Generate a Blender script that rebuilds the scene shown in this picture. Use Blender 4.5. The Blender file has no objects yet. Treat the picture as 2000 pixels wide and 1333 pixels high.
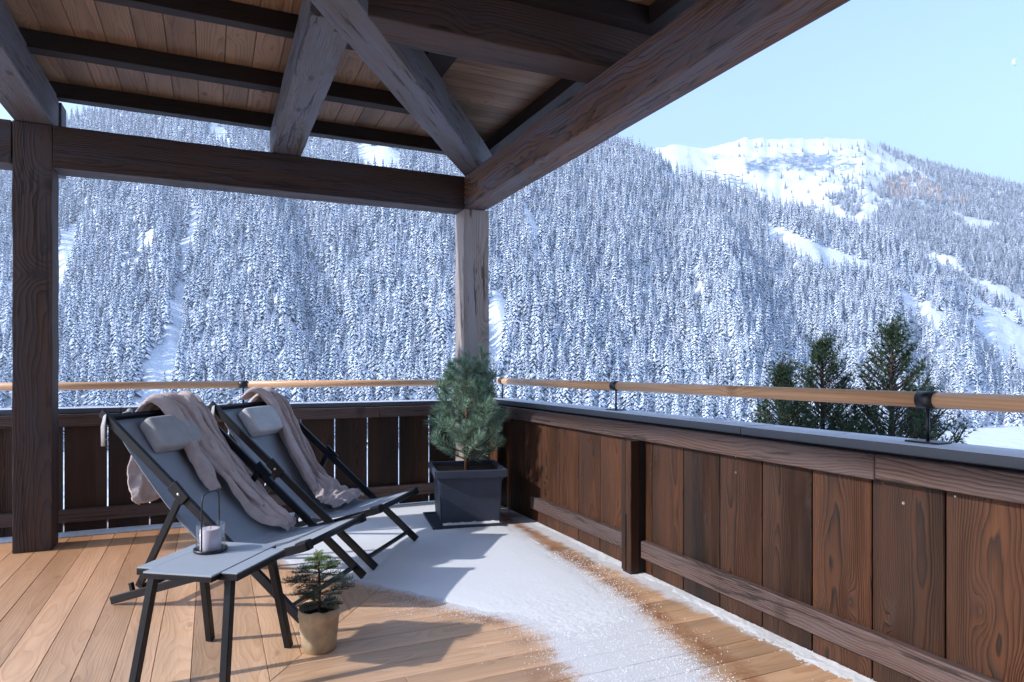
import bpy, bmesh, math, random
import numpy as np
from mathutils import Vector, Matrix, noise as mnoise

random.seed(7)
rng = np.random.default_rng(7)
sc = bpy.context.scene
COL = sc.collection
R = math.radians

# ------------------------------------------------------------------ camera
CAM = Vector((-2.3765, -5.877, 1.23))
YAW = R(24.255)
FW = Vector((math.sin(YAW), math.cos(YAW), 0))
RT = Vector((math.cos(YAW), -math.sin(YAW), 0))
cd = bpy.data.cameras.new('camera')
cam = bpy.data.objects.new('camera', cd)
COL.objects.link(cam)
cam.location = CAM
cam.rotation_euler = (R(90), 0, -YAW)
cd.sensor_width = 36
cd.lens = 1305 / 2000 * 36
cd.shift_y = 52.5 / 2000
cd.clip_start = 0.05
cd.clip_end = 40000
sc.camera = cam

# ------------------------------------------------------------------ light
LDIR = Vector((1.74, -0.12, -1)).normalized()      # direction the light travels
SUN_EL = math.asin(-LDIR.z)
world = bpy.data.worlds.new("World")
sc.world = world
world.use_nodes = True
wn = world.node_tree.nodes
wl = world.node_tree.links
bgn = wn['Background']
sky = wn.new('ShaderNodeTexSky')
sky.sky_type = 'NISHITA'
sky.sun_disc = False
sky.sun_elevation = SUN_EL
sky.sun_rotation = math.atan2(-LDIR.x, -LDIR.y)
sky.altitude = 1300
sky.air_density = 1.0
sky.dust_density = 1.3
sky.ozone_density = 2.4
wl.new(sky.outputs['Color'], bgn.inputs['Color'])
bgn.inputs['Strength'].default_value = 0.15
sd = bpy.data.lights.new('sun', 'SUN')
sd.energy = 2.15
sd.angle = R(0.9)
sd.color = (1.0, 0.975, 0.95)
sun = bpy.data.objects.new('sun', sd)
COL.objects.link(sun)
sun.rotation_euler = LDIR.to_track_quat('-Z', 'Y').to_euler()
sun.location = (-6, 3, 6)
sc.view_settings.view_transform = 'Standard'
sc.view_settings.look = 'None'
sc.view_settings.gamma = 1
sc.view_settings.use_curve_mapping = False
sc.view_settings.exposure = 1.82
sc.render.engine = 'CYCLES'
sc.cycles.max_bounces = 7
sc.cycles.diffuse_bounces = 4
sc.cycles.transparent_max_bounces = 12
sc.cycles.caustics_reflective = False
sc.cycles.caustics_refractive = False
sc.cycles.use_adaptive_sampling = True
sc.cycles.use_denoising = True

# ------------------------------------------------------------------ node helpers
class NT:
    def __init__(s, name):
        s.m = bpy.data.materials.new(name)
        s.m.use_nodes = True
        s.n = s.m.node_tree.nodes
        s.l = s.m.node_tree.links
        s.b = s.n['Principled BSDF']
    def set(s, sock, v):
        if isinstance(v, bpy.types.NodeSocket):
            s.l.new(v, sock)
        else:
            sock.default_value = v
    def math(s, op, a, b=None, c=None, clamp=False):
        n = s.n.new('ShaderNodeMath'); n.operation = op; n.use_clamp = clamp
        s.set(n.inputs[0], a)
        if b is not None: s.set(n.inputs[1], b)
        if c is not None: s.set(n.inputs[2], c)
        return n.outputs[0]
    def noise(s, vec, scale, detail=3, rough=.55, dist=0):
        n = s.n.new('ShaderNodeTexNoise')
        s.l.new(vec, n.inputs['Vector'])
        n.inputs['Scale'].default_value = scale
        n.inputs['Detail'].default_value = detail
        n.inputs['Roughness'].default_value = rough
        n.inputs['Distortion'].default_value = dist
        return n.outputs['Fac']
    def voro(s, vec, scale, rnd=1):
        n = s.n.new('ShaderNodeTexVoronoi')
        s.l.new(vec, n.inputs['Vector'])
        n.inputs['Scale'].default_value = scale
        n.inputs['Randomness'].default_value = rnd
        return n.outputs['Distance']
    def ramp(s, fac, stops, interp='LINEAR'):
        n = s.n.new('ShaderNodeValToRGB')
        n.color_ramp.interpolation = interp
        e = n.color_ramp.elements
        while len(e) > 1: e.remove(e[-1])
        e[0].position = stops[0][0]; e[0].color = (*stops[0][1], 1)
        for p, c in stops[1:]:
            x = e.new(p); x.color = (*c, 1)
        s.l.new(fac, n.inputs[0])
        return n.outputs[0]
    def mr(s, v, a, b, c=0, d=1):
        n = s.n.new('ShaderNodeMapRange')
        s.set(n.inputs[0], v)
        for i, q in enumerate((a, b, c, d)): s.set(n.inputs[i+1], q)
        return n.outputs[0]
    def mix(s, f, a, b, mode='MIX'):
        n = s.n.new('ShaderNodeMix'); n.data_type = 'RGBA'; n.blend_type = mode
        s.set(n.inputs[0], f)
        for k, v in ((6, a), (7, b)):
            if isinstance(v, tuple): n.inputs[k].default_value = (*v, 1)
            else: s.l.new(v, n.inputs[k])
        return n.outputs[2]
    def sep(s, v):
        n = s.n.new('ShaderNodeSeparateXYZ'); s.l.new(v, n.inputs[0]); return n.outputs
    def comb(s, x, y, z):
        n = s.n.new('ShaderNodeCombineXYZ')
        for i, q in enumerate((x, y, z)): s.set(n.inputs[i], q)
        return n.outputs[0]
    def obj(s):
        return s.n.new('ShaderNodeTexCoord').outputs['Object']
    def pos(s):
        return s.n.new('ShaderNodeNewGeometry').outputs['Position']
    def rnd(s):
        return s.n.new('ShaderNodeObjectInfo').outputs['Random']
    def bump(s, h, strength, dist):
        n = s.n.new('ShaderNodeBump')
        s.set(n.inputs['Strength'], strength); n.inputs['Distance'].default_value = dist
        s.l.new(h, n.inputs['Height'])
        s.l.new(n.outputs[0], s.b.inputs['Normal'])
    def col(s, c): s.set(s.b.inputs['Base Color'], c if not isinstance(c, tuple) else (*c, 1))
    def rough(s, r): s.set(s.b.inputs['Roughness'], r)

def wood(name, early, late, freq=110, grey=None, greyamt=0.5, rough=.6, bump=.5, knots=1.0,
         contrast=1.0, fiber=.25, tone=.35, pith=.09, wave=.02, spec=.4, extra=None, knotcol=(.03, .02, .015)):
    """ grain runs along local X; each object gets its own cut through the log """
    t = NT(name)
    o = t.obj(); r = t.rnd()
    x, y, z = t.sep(o)
    r2 = t.math('FRACT', t.math('MULTIPLY', r, 17.31))
    r3 = t.math('FRACT', t.math('MULTIPLY', r, 93.7))
    x = t.math('ADD', x, t.math('MULTIPLY', r, 37.0))
    # offset of the pith
    y1 = t.math('ADD', y, t.mr(r2, 0, 1, -.07, .07))
    z1 = t.math('ADD', z, t.mr(r3, 0, 1, pith*.5, pith*1.5))
    low = t.noise(t.comb(t.math('MULTIPLY', x, .9), t.math('MULTIPLY', y, 3.), t.math('MULTIPLY', z, 3.)), 1.0, 2, .5)
    low2 = t.noise(t.comb(t.math('MULTIPLY', x, 4.), t.math('MULTIPLY', y, 14.), t.math('MULTIPLY', z, 14.)), 1.0, 2, .5)
    rr = t.math('SQRT', t.math('ADD', t.math('MULTIPLY', y1, y1), t.math('MULTIPLY', z1, z1)))
    rr = t.math('ADD', rr, t.math('MULTIPLY', t.math('SUBTRACT', low, .5), wave*4))
    rr = t.math('ADD', rr, t.math('MULTIPLY', t.math('SUBTRACT', low2, .5), wave*.5))
    # knots
    kv = t.comb(t.math('MULTIPLY', x, 2.6), t.math('MULTIPLY', y, 6.5), t.math('MULTIPLY', z, 1.5))
    kd = t.voro(kv, 1.0)
    kdn = t.math('ADD', kd, t.math('MULTIPLY', t.math('SUBTRACT', low2, .5), .1))
    kin = t.mr(kdn, .06, .14, 1, 0)
    kout = t.mr(kdn, .08, .42, 1, 0)
    kout = t.math('MULTIPLY', kout, kout)
    rr = t.math('ADD', rr, t.math('MULTIPLY', kout, .03*knots))
    ph = t.math('FRACT', t.math('MULTIPLY', rr, freq))
    # slow rise into the dark latewood line, sharp fall
    ring = t.math('POWER', ph, 2.4)
    ring = t.math('MULTIPLY', ring, t.mr(ph, .9, 1.0, 1, 0))
    fib = t.noise(t.comb(t.math('MULTIPLY', x, 7.), t.math('MULTIPLY', y, 260.), t.math('MULTIPLY', z, 260.)), 1.0, 2, .6)
    dens = t.noise(t.comb(t.math('MULTIPLY', x, 1.3), t.math('MULTIPLY', y, 22.), t.math('MULTIPLY', z, 22.)), 1.0, 2, .6)
    rf = t.math('MULTIPLY', ring, t.mr(dens, .3, .7, .35*contrast, 1.25*contrast), clamp=True)
    c = t.mix(rf, early, late)
    # fibres
    c = t.mix(fiber, c, t.ramp(fib, [(.3, (.25, .25, .25)), (.5, (.85, .85, .85)), (.72, (1.25, 1.25, 1.25))]), 'MULTIPLY')
    # board to board and along-board tone
    tn = t.noise(t.comb(t.math('MULTIPLY', x, .7), t.math('MULTIPLY', y, 5.), t.math('MULTIPLY', z, 5.)), 1.0, 3, .6)
    tt = t.math('ADD', t.mr(r3, 0, 1, -tone*.5, tone*.5), t.mr(tn, .3, .7, -tone*.5, tone*.5))
    tv = t.math('ADD', 1.0, tt)
    c = t.mix(1.0, c, t.comb(tv, tv, tv), 'MULTIPLY')
    if grey:
        gn = t.noise(t.comb(t.math('MULTIPLY', x, 1.1), t.math('MULTIPLY', y, 9.), t.math('MULTIPLY', z, 9.)), 1.0, 5, .68, .4)
        c = t.mix(t.math('MULTIPLY', t.mr(gn, .4, .62), greyamt), c, grey)
        st = t.noise(t.comb(t.math('MULTIPLY', x, 1.6), t.math('MULTIPLY', y, 30.), t.math('MULTIPLY', z, 30.)), 1.0, 4, .7, .6)
        c = t.mix(t.math('MULTIPLY', t.mr(st, .57, .62), .75), c, (.012, .009, .009))
    if knots > 0:
        c = t.mix(t.math('MULTIPLY', kin, min(1, .85*knots)), c, knotcol)
    h = t.math('SUBTRACT', t.math('MULTIPLY', fib, .35), t.math('MULTIPLY', rf, -.6))
    h = t.math('ADD', h, t.math('MULTIPLY', low2, .4))
    if extra: c = extra(t, c)
    t.col(c)
    t.rough(t.mr(fib, .3, .7, rough-.1, rough+.12))
    t.b.inputs['Specular IOR Level'].default_value = spec
    t.bump(h, bump, .004)
    return t.m

def fcurve(t, fac, pts, lo, hi):
    """piecewise linear edge position as a function of world y (pts: (y, x))"""
    y0, y1 = pts[0][0], pts[-1][0]
    n = t.n.new('ShaderNodeFloatCurve')
    cm = n.mapping; cv = cm.curves[0]
    P = [((y-y0)/(y1-y0), (x-lo)/(hi-lo)) for y, x in pts]
    cv.points[0].location = P[0]; cv.points[1].location = P[-1]
    for p in P[1:-1]: cv.points.new(*p)
    for p in cv.points: p.handle_type = 'VECTOR'
    cm.update()
    t.set(n.inputs['Value'], t.mr(fac, y0, y1))
    return t.mr(n.outputs[0], 0, 1, lo, hi)

SNOW_R = [(-4.6, -.62), (-4.1, -.5), (-3.78, -.43), (-3.45, -.40), (-2.97, -.34), (-2.48, -.29), (-2.0, -.27), (-1.11, -.18), (0, -.12)]
SNOW_L = [(-4.6, -1.0), (-4.0, -1.12), (-3.58, -1.16), (-3.37, -1.12), (-3.1, -1.04), (-2.82, -1.12), (-2.73, -1.24), (-2.55, -1.30), (-2.29, -1.44), (-2.15, -1.58), (-1.7, -1.9), (-1.0, -2.15), (-.3, -2.45), (0, -2.55)]

def damp(t, c):
    x, y, z = t.sep(t.pos())
    nz = t.noise(t.pos(), 9, 4, .6)
    nz2 = t.noise(t.pos(), 60, 2, .6)
    w = t.math('ADD', t.math('MULTIPLY', t.math('SUBTRACT', nz, .5), .12), t.math('MULTIPLY', t.math('SUBTRACT', nz2, .5), .08))
    xr = fcurve(t, y, SNOW_R, -.7, 0)
    dr = t.math('ADD', t.math('SUBTRACT', x, xr), w)
    a = t.math('MULTIPLY', t.mr(dr, -.05, 0), t.mr(dr, .035, .10, 1, 0))
    xl = fcurve(t, y, SNOW_L, -2.6, -.9)
    dl = t.math('ADD', t.math('SUBTRACT', xl, x), w)
    b = t.math('MULTIPLY', t.mr(dl, -.12, -.02), t.mr(dl, .03, .12, 1, 0))
    patch = t.mr(t.noise(t.pos(), 2.6, 2, .5), .42, .6)
    b = t.math('MULTIPLY', b, patch)
    f = t.math('MAXIMUM', a, b)
    c = t.mix(t.math('MULTIPLY', f, t.mr(nz, .35, .65, .25, .8)), c, t.mix(nz, (.34, .13, .045), (.22, .07, .02)))
    # thin dusting of snow that fades out over the boards
    gs = t.noise(t.pos(), 330, 2, .7)
    px, py, pz = t.sep(t.pos())
    stw = t.noise(t.comb(t.math('MULTIPLY', px, 6.), t.math('MULTIPLY', py, 26.), 0), 1.0, 4, .65)
    din = t.math('SUBTRACT', t.math('MINIMUM', t.math('MULTIPLY', dr, -1), t.math('MULTIPLY', dl, -1)), t.math('MULTIPLY', t.math('SUBTRACT', stw, .5), .25))
    cov = t.mr(din, -.06, .20)
    wall = t.math('MAXIMUM', t.mr(t.math('ADD', x, t.math('MULTIPLY', nz, .16)), -.12, .04), t.mr(t.math('ADD', y, t.math('MULTIPLY', nz, .10)), -.12, .0))
    cov = t.math('MAXIMUM', cov, t.math('MULTIPLY', wall, .95))
    front = t.mr(y, -2.9, -4.1, 0, .42)
    spk = t.math('ADD', t.math('MULTIPLY', gs, .75), t.math('ADD', t.math('MULTIPLY', cov, .62), t.math('MULTIPLY', stw, .28)))
    spk = t.math('SUBTRACT', spk, t.math('MULTIPLY', front, t.math('ADD', .25, stw)))
    dust = t.math('MULTIPLY', t.mr(spk, .66, .80), t.mr(cov, 0, .25))
    c = t.mix(t.math('MULTIPLY', dust, .9), c, (.80, .83, .89))
    # boards turn more orange towards the back left
    g = t.math('MULTIPLY', t.mr(y, -3.0, -.3), t.mr(x, -1.7, -2.8))
    c = t.mix(t.math('MULTIPLY', g, .6), c, (.50, .20, .07))
    return c

M = {}
M['beam'] = wood('old timber', (.066, .034, .022), (.010, .006, .005), freq=75, grey=(.046, .044, .056), greyamt=.55, rough=.72, bump=1.0, knots=1.2, wave=.035, contrast=1.1, tone=.5)
M['beamlight'] = wood('old timber pale', (.125, .105, .10), (.03, .023, .023), freq=80, grey=(.14, .155, .205), greyamt=.7, rough=.72, bump=.9, knots=.8, wave=.035, tone=.4)
M['postpale'] = wood('silvered post', (.34, .27, .23), (.15, .12, .11), freq=80, grey=(.33, .32, .36), greyamt=.5, rough=.7, bump=.9, knots=.7, wave=.02, tone=.3)
M['plate'] = wood('old plate beam', (.15, .07, .034), (.016, .009, .007), freq=60, grey=(.115, .12, .16), greyamt=.75, rough=.7, bump=1.0, knots=1.0, wave=.06, contrast=1.3, tone=.8)
M['joist'] = wood('dark joist', (.018, .011, .010), (.007, .005, .005), freq=90, rough=.75, bump=.5, knots=.3, tone=.4)
M['ceil'] = wood('ceiling pine', (.27, .17, .105), (.14, .075, .04), freq=95, rough=.6, bump=.35, knots=.9, tone=.5, fiber=.15, knotcol=(.05, .025, .015))
M['wall'] = wood('brushed brown board', (.068, .0235, .0085), (.005, .0028, .002), freq=165, rough=.58, bump=1.0, knots=1.0, contrast=1.2, tone=.95, fiber=.5, wave=.019, knotcol=(.035, .02, .018))
M['rail'] = wood('weathered rail board', (.12, .072, .06), (.026, .015, .014), freq=85, grey=(.11, .095, .105), greyamt=.35, rough=.6, bump=1.1, knots=.7, wave=.05, contrast=1.2, tone=.35)
M['deck'] = wood('larch decking', (.68, .43, .265), (.52, .28, .145), freq=95, rough=.42, bump=.25, knots=.6, contrast=.8, tone=.5, fiber=.18, wave=.03, spec=.45, extra=damp, knotcol=(.16, .07, .035))
M['hand'] = wood('turned larch', (.72, .43, .24), (.52, .25, .11), freq=70, rough=.38, bump=.15, knots=.5, tone=.2, fiber=.1, spec=.5, knotcol=(.15, .06, .03))

def simple(name, col, rough=.5, metal=0, spec=.5, nscale=None, var=.2, bump=0, bscale=200, bd=.001):
    t = NT(name)
    if nscale:
        n = t.noise(t.obj(), nscale, 4, .6)
        a = tuple(c*(1-var) for c in col); b = tuple(c*(1+var) for c in col)
        t.col(t.ramp(n, [(.3, a), (.7, b)]))
        t.rough(t.mr(n, .3, .7, rough-.07, rough+.1))
    else:
        t.col(col); t.rough(rough)
    t.b.inputs['Metallic'].default_value = metal
    t.b.inputs['Specular IOR Level'].default_value = spec
    if bump:
        t.bump(t.noise(t.obj(), bscale, 3, .6), bump, bd)
    return t.m

M['alu'] = simple('dark powder coated metal', (.0045, .0055, .010), .42, 0, .32, 6, .2, .15, 900, .0005)
M['black'] = simple('black painted metal', (.012, .013, .018), .4, 0, .5)
M['steel'] = simple('stainless screw', (.7, .7, .72), .3, 1)
M['lead'] = simple('charcoal plastic', (.045, .055, .085), .55, 0, .4, 7, .18, .2, 500, .0006)
M['soil'] = simple('potting soil', (.035, .022, .015), .95, 0, .2, 40, .5, 1, 60, .01)
M['bark'] = simple('bark', (.16, .09, .055), .9, 0, .2, 30, .4, .8, 60, .004)
M['darkbark'] = simple('dark bark', (.06, .042, .032), .9, 0, .2, 20, .4)
M['tie'] = simple('cotton tie', (.42, .42, .42), .9, 0, .2, 60, .1)
M['wick'] = simple('wick', (.05, .04, .03), .9)

def copingmat():
    t = NT('grey sheet metal with frost')
    p = t.pos()
    g = t.n.new('ShaderNodeNewGeometry')
    nz = t.sep(g.outputs['Normal'])[2]
    n1 = t.noise(p, 5, 5, .7); n2 = t.noise(p, 120, 3, .7)
    f = t.math('MULTIPLY', t.mr(nz, .7, .95), t.mr(t.math('ADD', n1, t.math('MULTIPLY', n2, .5)), .42, .70))
    c = t.mix(f, t.mix(n1, (.07, .085, .115), (.09, .105, .14)), (.74, .79, .87))
    t.col(c); t.rough(t.mr(f, 0, 1, .42, .75)); t.b.inputs['Metallic'].default_value = .0
    t.bump(t.math('ADD', f, n2), .3, .002)
    return t.m
M['coping'] = copingmat()

def snowmat(name, bumpd=.0012, sc1=260, col=(.86, .88, .92)):
    t = NT(name)
    p = t.pos()
    n1 = t.noise(p, sc1, 3, .7); n2 = t.noise(p, 4, 4, .6)
    t.col(t.mix(n2, tuple(c*.95 for c in col), col)); t.rough(.6)
    t.b.inputs['Subsurface Weight'].default_value = 0
    t.b.inputs['Specular IOR Level'].default_value = .3
    t.bump(n1, .5, bumpd)
    return t.m
M['snow'] = snowmat('thin dry snow')

def slingmat():
    t = NT('woven sling fabric')
    o = t.obj(); x, y, z = t.sep(o)
    w = t.math('ADD', t.math('SINE', t.math('MULTIPLY', x, 2600)), t.math('SINE', t.math('MULTIPLY', y, 2600)))
    n = t.noise(o, 3, 3, .6)
    t.col(t.mix(n, (.30, .325, .37), (.37, .395, .44))); t.rough(.7)
    t.b.inputs['Specular IOR Level'].default_value = .3
    t.bump(w, .15, .0006)
    return t.m
M['sling'] = slingmat()

def fleece():
    t = NT('soft fleece')
    o = t.obj()
    n = t.noise(o, 260, 3, .7); n2 = t.noise(o, 18, 4, .6); n3 = t.noise(o, 70, 3, .6)
    c = t.mix(t.mr(n2, .3, .7), (.50, .385, .37), (.64, .52, .49))
    c = t.mix(t.mr(n, .35, .7, 0, .35), c, (.62, .50, .49))
    t.col(c); t.rough(.95)
    t.b.inputs['Sheen Weight'].default_value = .6
    t.b.inputs['Sheen Roughness'].default_value = .5
    t.b.inputs['Specular IOR Level'].default_value = .1
    t.bump(t.math('ADD', t.math('ADD', n, t.math('MULTIPLY', n3, .8)), n2), .8, .006)
    return t.m
M['fleece'] = fleece()
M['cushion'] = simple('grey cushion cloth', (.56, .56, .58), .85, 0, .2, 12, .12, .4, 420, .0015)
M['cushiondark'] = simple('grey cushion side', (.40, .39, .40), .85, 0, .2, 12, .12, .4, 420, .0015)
M['paper'] = simple('brown waxed paper', (.42, .32, .21), .7, 0, .3, 14, .25, .7, 30, .006)
M['candle'] = simple('lilac wax', (.84, .70, .74), .45, 0, .5, 10, .05)
M['candle'].node_tree.nodes['Principled BSDF'].inputs['Subsurface Weight'].default_value = .3
M['candle'].node_tree.nodes['Principled BSDF'].inputs['Subsurface Radius'].default_value = (.02, .012, .01)
def glassmat():
    t = NT('clear glass')
    t.col((1, 1, 1)); t.rough(.02)
    tr = t.n.new('ShaderNodeBsdfTransparent'); gl = t.n.new('ShaderNodeBsdfGlossy'); gl.inputs['Roughness'].default_value = .02
    lw = t.n.new('ShaderNodeLayerWeight'); lw.inputs[0].default_value = .5
    mx = t.n.new('ShaderNodeMixShader')
    tr.inputs[0].default_value = (.94, .96, .97, 1)
    t.l.new(t.math('ADD', .03, t.math('MULTIPLY', t.math('POWER', lw.outputs['Facing'], 3.0), .45)), mx.inputs[0]); t.l.new(tr.outputs[0], mx.inputs[1]); t.l.new(gl.outputs[0], mx.inputs[2])
    t.l.new(mx.outputs[0], t.n['Material Output'].inputs['Surface'])
    return t.m
M['glass'] = glassmat()
def needles(name, a, b, rough=.5):
    t = NT(name)
    n = t.noise(t.obj(), 14, 3, .6)
    r = t.n.new('ShaderNodeNewGeometry').outputs['Random Per Island']
    c = t.mix(t.mr(n, .3, .7), a, b)
    v = t.mr(r, 0, 1, .65, 1.4)
    c = t.mix(1.0, c, t.comb(v, v, v), 'MULTIPLY')
    t.col(c); t.rough(rough); t.b.inputs['Specular IOR Level'].default_value = .35
    return t.m
M['pineneedle'] = needles('blue green pine needles', (.16, .27, .18), (.30, .42, .32))
M['firneedle'] = needles('dark fir needles', (.05, .10, .065), (.10, .165, .12))
M['firtip'] = needles('fresh fir needles', (.10, .20, .05), (.16, .28, .07))
M['gardenneedle'] = needles('garden pine needles', (.016, .038, .016), (.040, .066, .026))

# ------------------------------------------------------------------ object helpers
def link(o, parent=None):
    COL.objects.link(o)
    if parent is not None: o.parent = parent
    return o
def tag(o, label=None, cat=None, group=None, kind=None):
    if label: o['label'] = label
    if cat: o['category'] = cat
    if group: o['group'] = group
    if kind: o['kind'] = kind
    return o
def empty(name, loc=(0, 0, 0), rz=0, **k):
    o = bpy.data.objects.new(name, None)
    o.location = loc; o.rotation_euler = (0, 0, rz); o.empty_display_size = .1
    link(o); tag(o, **k); return o
def mobj(name, bm, mat, parent=None, smooth=False, loc=None, rot=None):
    me = bpy.data.meshes.new(name)
    bm.normal_update(); bm.to_mesh(me); bm.free()
    mats = mat if isinstance(mat, (list, tuple)) else [mat]
    for m in mats: me.materials.append(m)
    if smooth: me.polygons.foreach_set('use_smooth', [True]*len(me.polygons))
    o = bpy.data.objects.new(name, me)
    if loc is not None: o.location = loc
    if rot is not None: o.rotation_euler = rot
    return link(o, parent)
def box_bm(sx, sy, sz, bev=.003, seg=1, bm=None, c=(0, 0, 0), sub=0, rough=0, rs=0):
    b = bmesh.new()
    bmesh.ops.create_cube(b, size=1)
    for v in b.verts: v.co = Vector((v.co.x*sx, v.co.y*sy, v.co.z*sz))
    if sub:
        es = [e for e in b.edges if abs((e.verts[0].co-e.verts[1].co).x) > sx*.9]
        bmesh.ops.subdivide_edges(b, edges=es, cuts=sub)
    if bev:
        bmesh.ops.bevel(b, geom=[e for e in b.edges if e.calc_face_angle(0) > .5], offset=bev, segments=seg, affect='EDGES', profile=.6)
    if rough:
        for v in b.verts:
            p = v.co*3 + Vector((rs*7.3, rs, 0))
            v.co.y += rough*mnoise.noise(Vector((p.x, p.z*2, 1)))
            v.co.z += rough*mnoise.noise(Vector((p.x, p.y*2, 7)))
    for v in b.verts: v.co += Vector(c)
    if bm is None: return b
    me = bpy.data.meshes.new('t'); b.to_mesh(me); b.free(); bm.from_mesh(me); bpy.data.meshes.remove(me)
    return bm
def box(name, x, y, z, mat, parent=None, axis='x', bev=.003, seg=1, sub=0, rough=0, origin=Vector((0, 0, 0))):
    """box given by world ranges; the grain axis becomes local X"""
    c = Vector(((x[0]+x[1])/2, (y[0]+y[1])/2, (z[0]+z[1])/2))
    dx, dy, dz = x[1]-x[0], y[1]-y[0], z[1]-z[0]
    if axis == 'x': s = (dx, dy, dz); rot = (0, 0, 0)
    elif axis == 'y': s = (dy, dx, dz); rot = (0, 0, R(90))
    else: s = (dz, dy, dx); rot = (0, R(-90), 0)
    bm = box_bm(*s, bev, seg, sub=sub, rough=rough, rs=random.random()*9)
    return mobj(name, bm, mat, parent, loc=c-(parent.location if parent is not None else Vector((0, 0, 0))), rot=rot)
def cyl(bm, p0, p1, r0, r1=None, n=10, cap=True):
    p0, p1 = Vector(p0), Vector(p1)
    if r1 is None: r1 = r0
    d = (p1-p0).normalized()
    a = d.orthogonal().normalized(); b = d.cross(a)
    v0 = [bm.verts.new(p0+(a*math.cos(t)+b*math.sin(t))*r0) for t in [2*math.pi*i/n for i in range(n)]]
    v1 = [bm.verts.new(p1+(a*math.cos(t)+b*math.sin(t))*r1) for t in [2*math.pi*i/n for i in range(n)]]
    for i in range(n):
        bm.faces.new((v0[i], v0[(i+1) % n], v1[(i+1) % n], v1[i]))
    if cap: bm.faces.new(v0[::-1]); bm.faces.new(v1)
    return bm
def tube(bm, pts, rad, n=8, flat=1.0, up=None):
    pts = [Vector(p) for p in pts]
    rings = []
    for i, p in enumerate(pts):
        d = (pts[min(i+1, len(pts)-1)]-pts[max(i-1, 0)]).normalized()
        u = Vector(up) if up else Vector((0, 0, 1))
        a = d.cross(u)
        if a.length < 1e-3: a = d.orthogonal()
        a.normalize(); b = a.cross(d)
        r = rad[i] if isinstance(rad, (list, tuple)) else rad
        rings.append([bm.verts.new(p+a*r*math.cos(t)+b*r*flat*math.sin(t)) for t in [2*math.pi*k/n for k in range(n)]])
    for A, B in zip(rings, rings[1:]):
        for k in range(n): bm.faces.new((A[k], A[(k+1) % n], B[(k+1) % n], B[k]))
    bm.faces.new(rings[0][::-1]); bm.faces.new(rings[-1])
    return bm
def lathe(bm, prof, n=32, c=(0, 0, 0), close=True):
    rings = []
    for r, z in prof:
        rings.append([bm.verts.new((c[0]+r*math.cos(2*math.pi*k/n), c[1]+r*math.sin(2*math.pi*k/n), c[2]+z)) for k in range(n)] if r > 1e-6 else [bm.verts.new((c[0], c[1], c[2]+z))])
    for A, B in zip(rings, rings[1:]):
        if len(A) == 1 and len(B) == 1: continue
        for k in range(n):
            if len(A) == 1: bm.faces.new((A[0], B[k], B[(k+1) % n]))
            elif len(B) == 1: bm.faces.new((A[k], A[(k+1) % n], B[0]))
            else: bm.faces.new((A[k], A[(k+1) % n], B[(k+1) % n], B[k]))
    return bm
def bar(bm, p0, p1, w, h, side=None, bev=.002):
    """rectangular bar between two points; w across (side dir), h along the other"""
    p0, p1 = Vector(p0), Vector(p1)
    d = p1-p0; L = d.length; d.normalize()
    s = Vector(side) if side is not None else d.cross(Vector((0, 0, 1)))
    s = (s-d*s.dot(d)).normalized(); u = s.cross(d).normalized()
    b = box_bm(L, w, h, bev)
    m = Matrix((d, s, -u)).transposed().to_4x4(); m.translation = (p0+p1)/2
    b.transform(m)
    bmesh.ops.recalc_face_normals(b, faces=b.faces)
    me = bpy.data.meshes.new('t'); b.to_mesh(me); b.free(); bm.from_mesh(me); bpy.data.meshes.remove(me)
    return bm

# value noise in numpy ------------------------------------------------------
_perm = np.random.default_rng(3).random((256, 256))
def vnoise(x, y):
    xi = np.floor(x).astype(int); yi = np.floor(y).astype(int)
    fx = x-xi; fy = y-yi
    fx = fx*fx*(3-2*fx); fy = fy*fy*(3-2*fy)
    g = lambda a, b: _perm[a & 255, b & 255]
    return (g(xi, yi)*(1-fx)+g(xi+1, yi)*fx)*(1-fy)+(g(xi, yi+1)*(1-fx)+g(xi+1, yi+1)*fx)*fy
def fbm(x, y, o=4, g=.5):
    s = 0; a = 1; t = 0
    for i in range(o):
        s = s+a*vnoise(x*2**i+13.7*i, y*2**i+7.1*i); t += a; a *= g
    return s/t-.5
def grid_mesh(name, V, nu, nv, mat, kind=None, smooth=True, drop=None):
    idx = np.arange(nu*nv).reshape(nv, nu)
    q = np.stack([idx[:-1, :-1], idx[:-1, 1:], idx[1:, 1:], idx[1:, :-1]], -1).reshape(-1, 4)
    if drop is not None: q = q[~drop.reshape(-1)]
    me = bpy.data.meshes.new(name)
    me.vertices.add(nu*nv); me.vertices.foreach_set('co', V.astype(np.float32).ravel())
    me.loops.add(len(q)*4); me.loops.foreach_set('vertex_index', q.ravel().astype(np.int32))
    me.polygons.add(len(q)); me.polygons.foreach_set('loop_start', np.arange(0, len(q)*4, 4, dtype=np.int32))
    me.polygons.foreach_set('loop_total', np.full(len(q), 4, dtype=np.int32))
    me.update(calc_edges=True)
    if smooth: me.polygons.foreach_set('use_smooth', [True]*len(q))
    me.materials.append(mat)
    o = link(bpy.data.objects.new(name, me))
    if kind: o['kind'] = kind
    return o

# ================================================================== TERRAIN
F = 1305.
def interp(u, tab): return np.interp(u, [a for a, b in tab], [b for a, b in tab])
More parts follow.
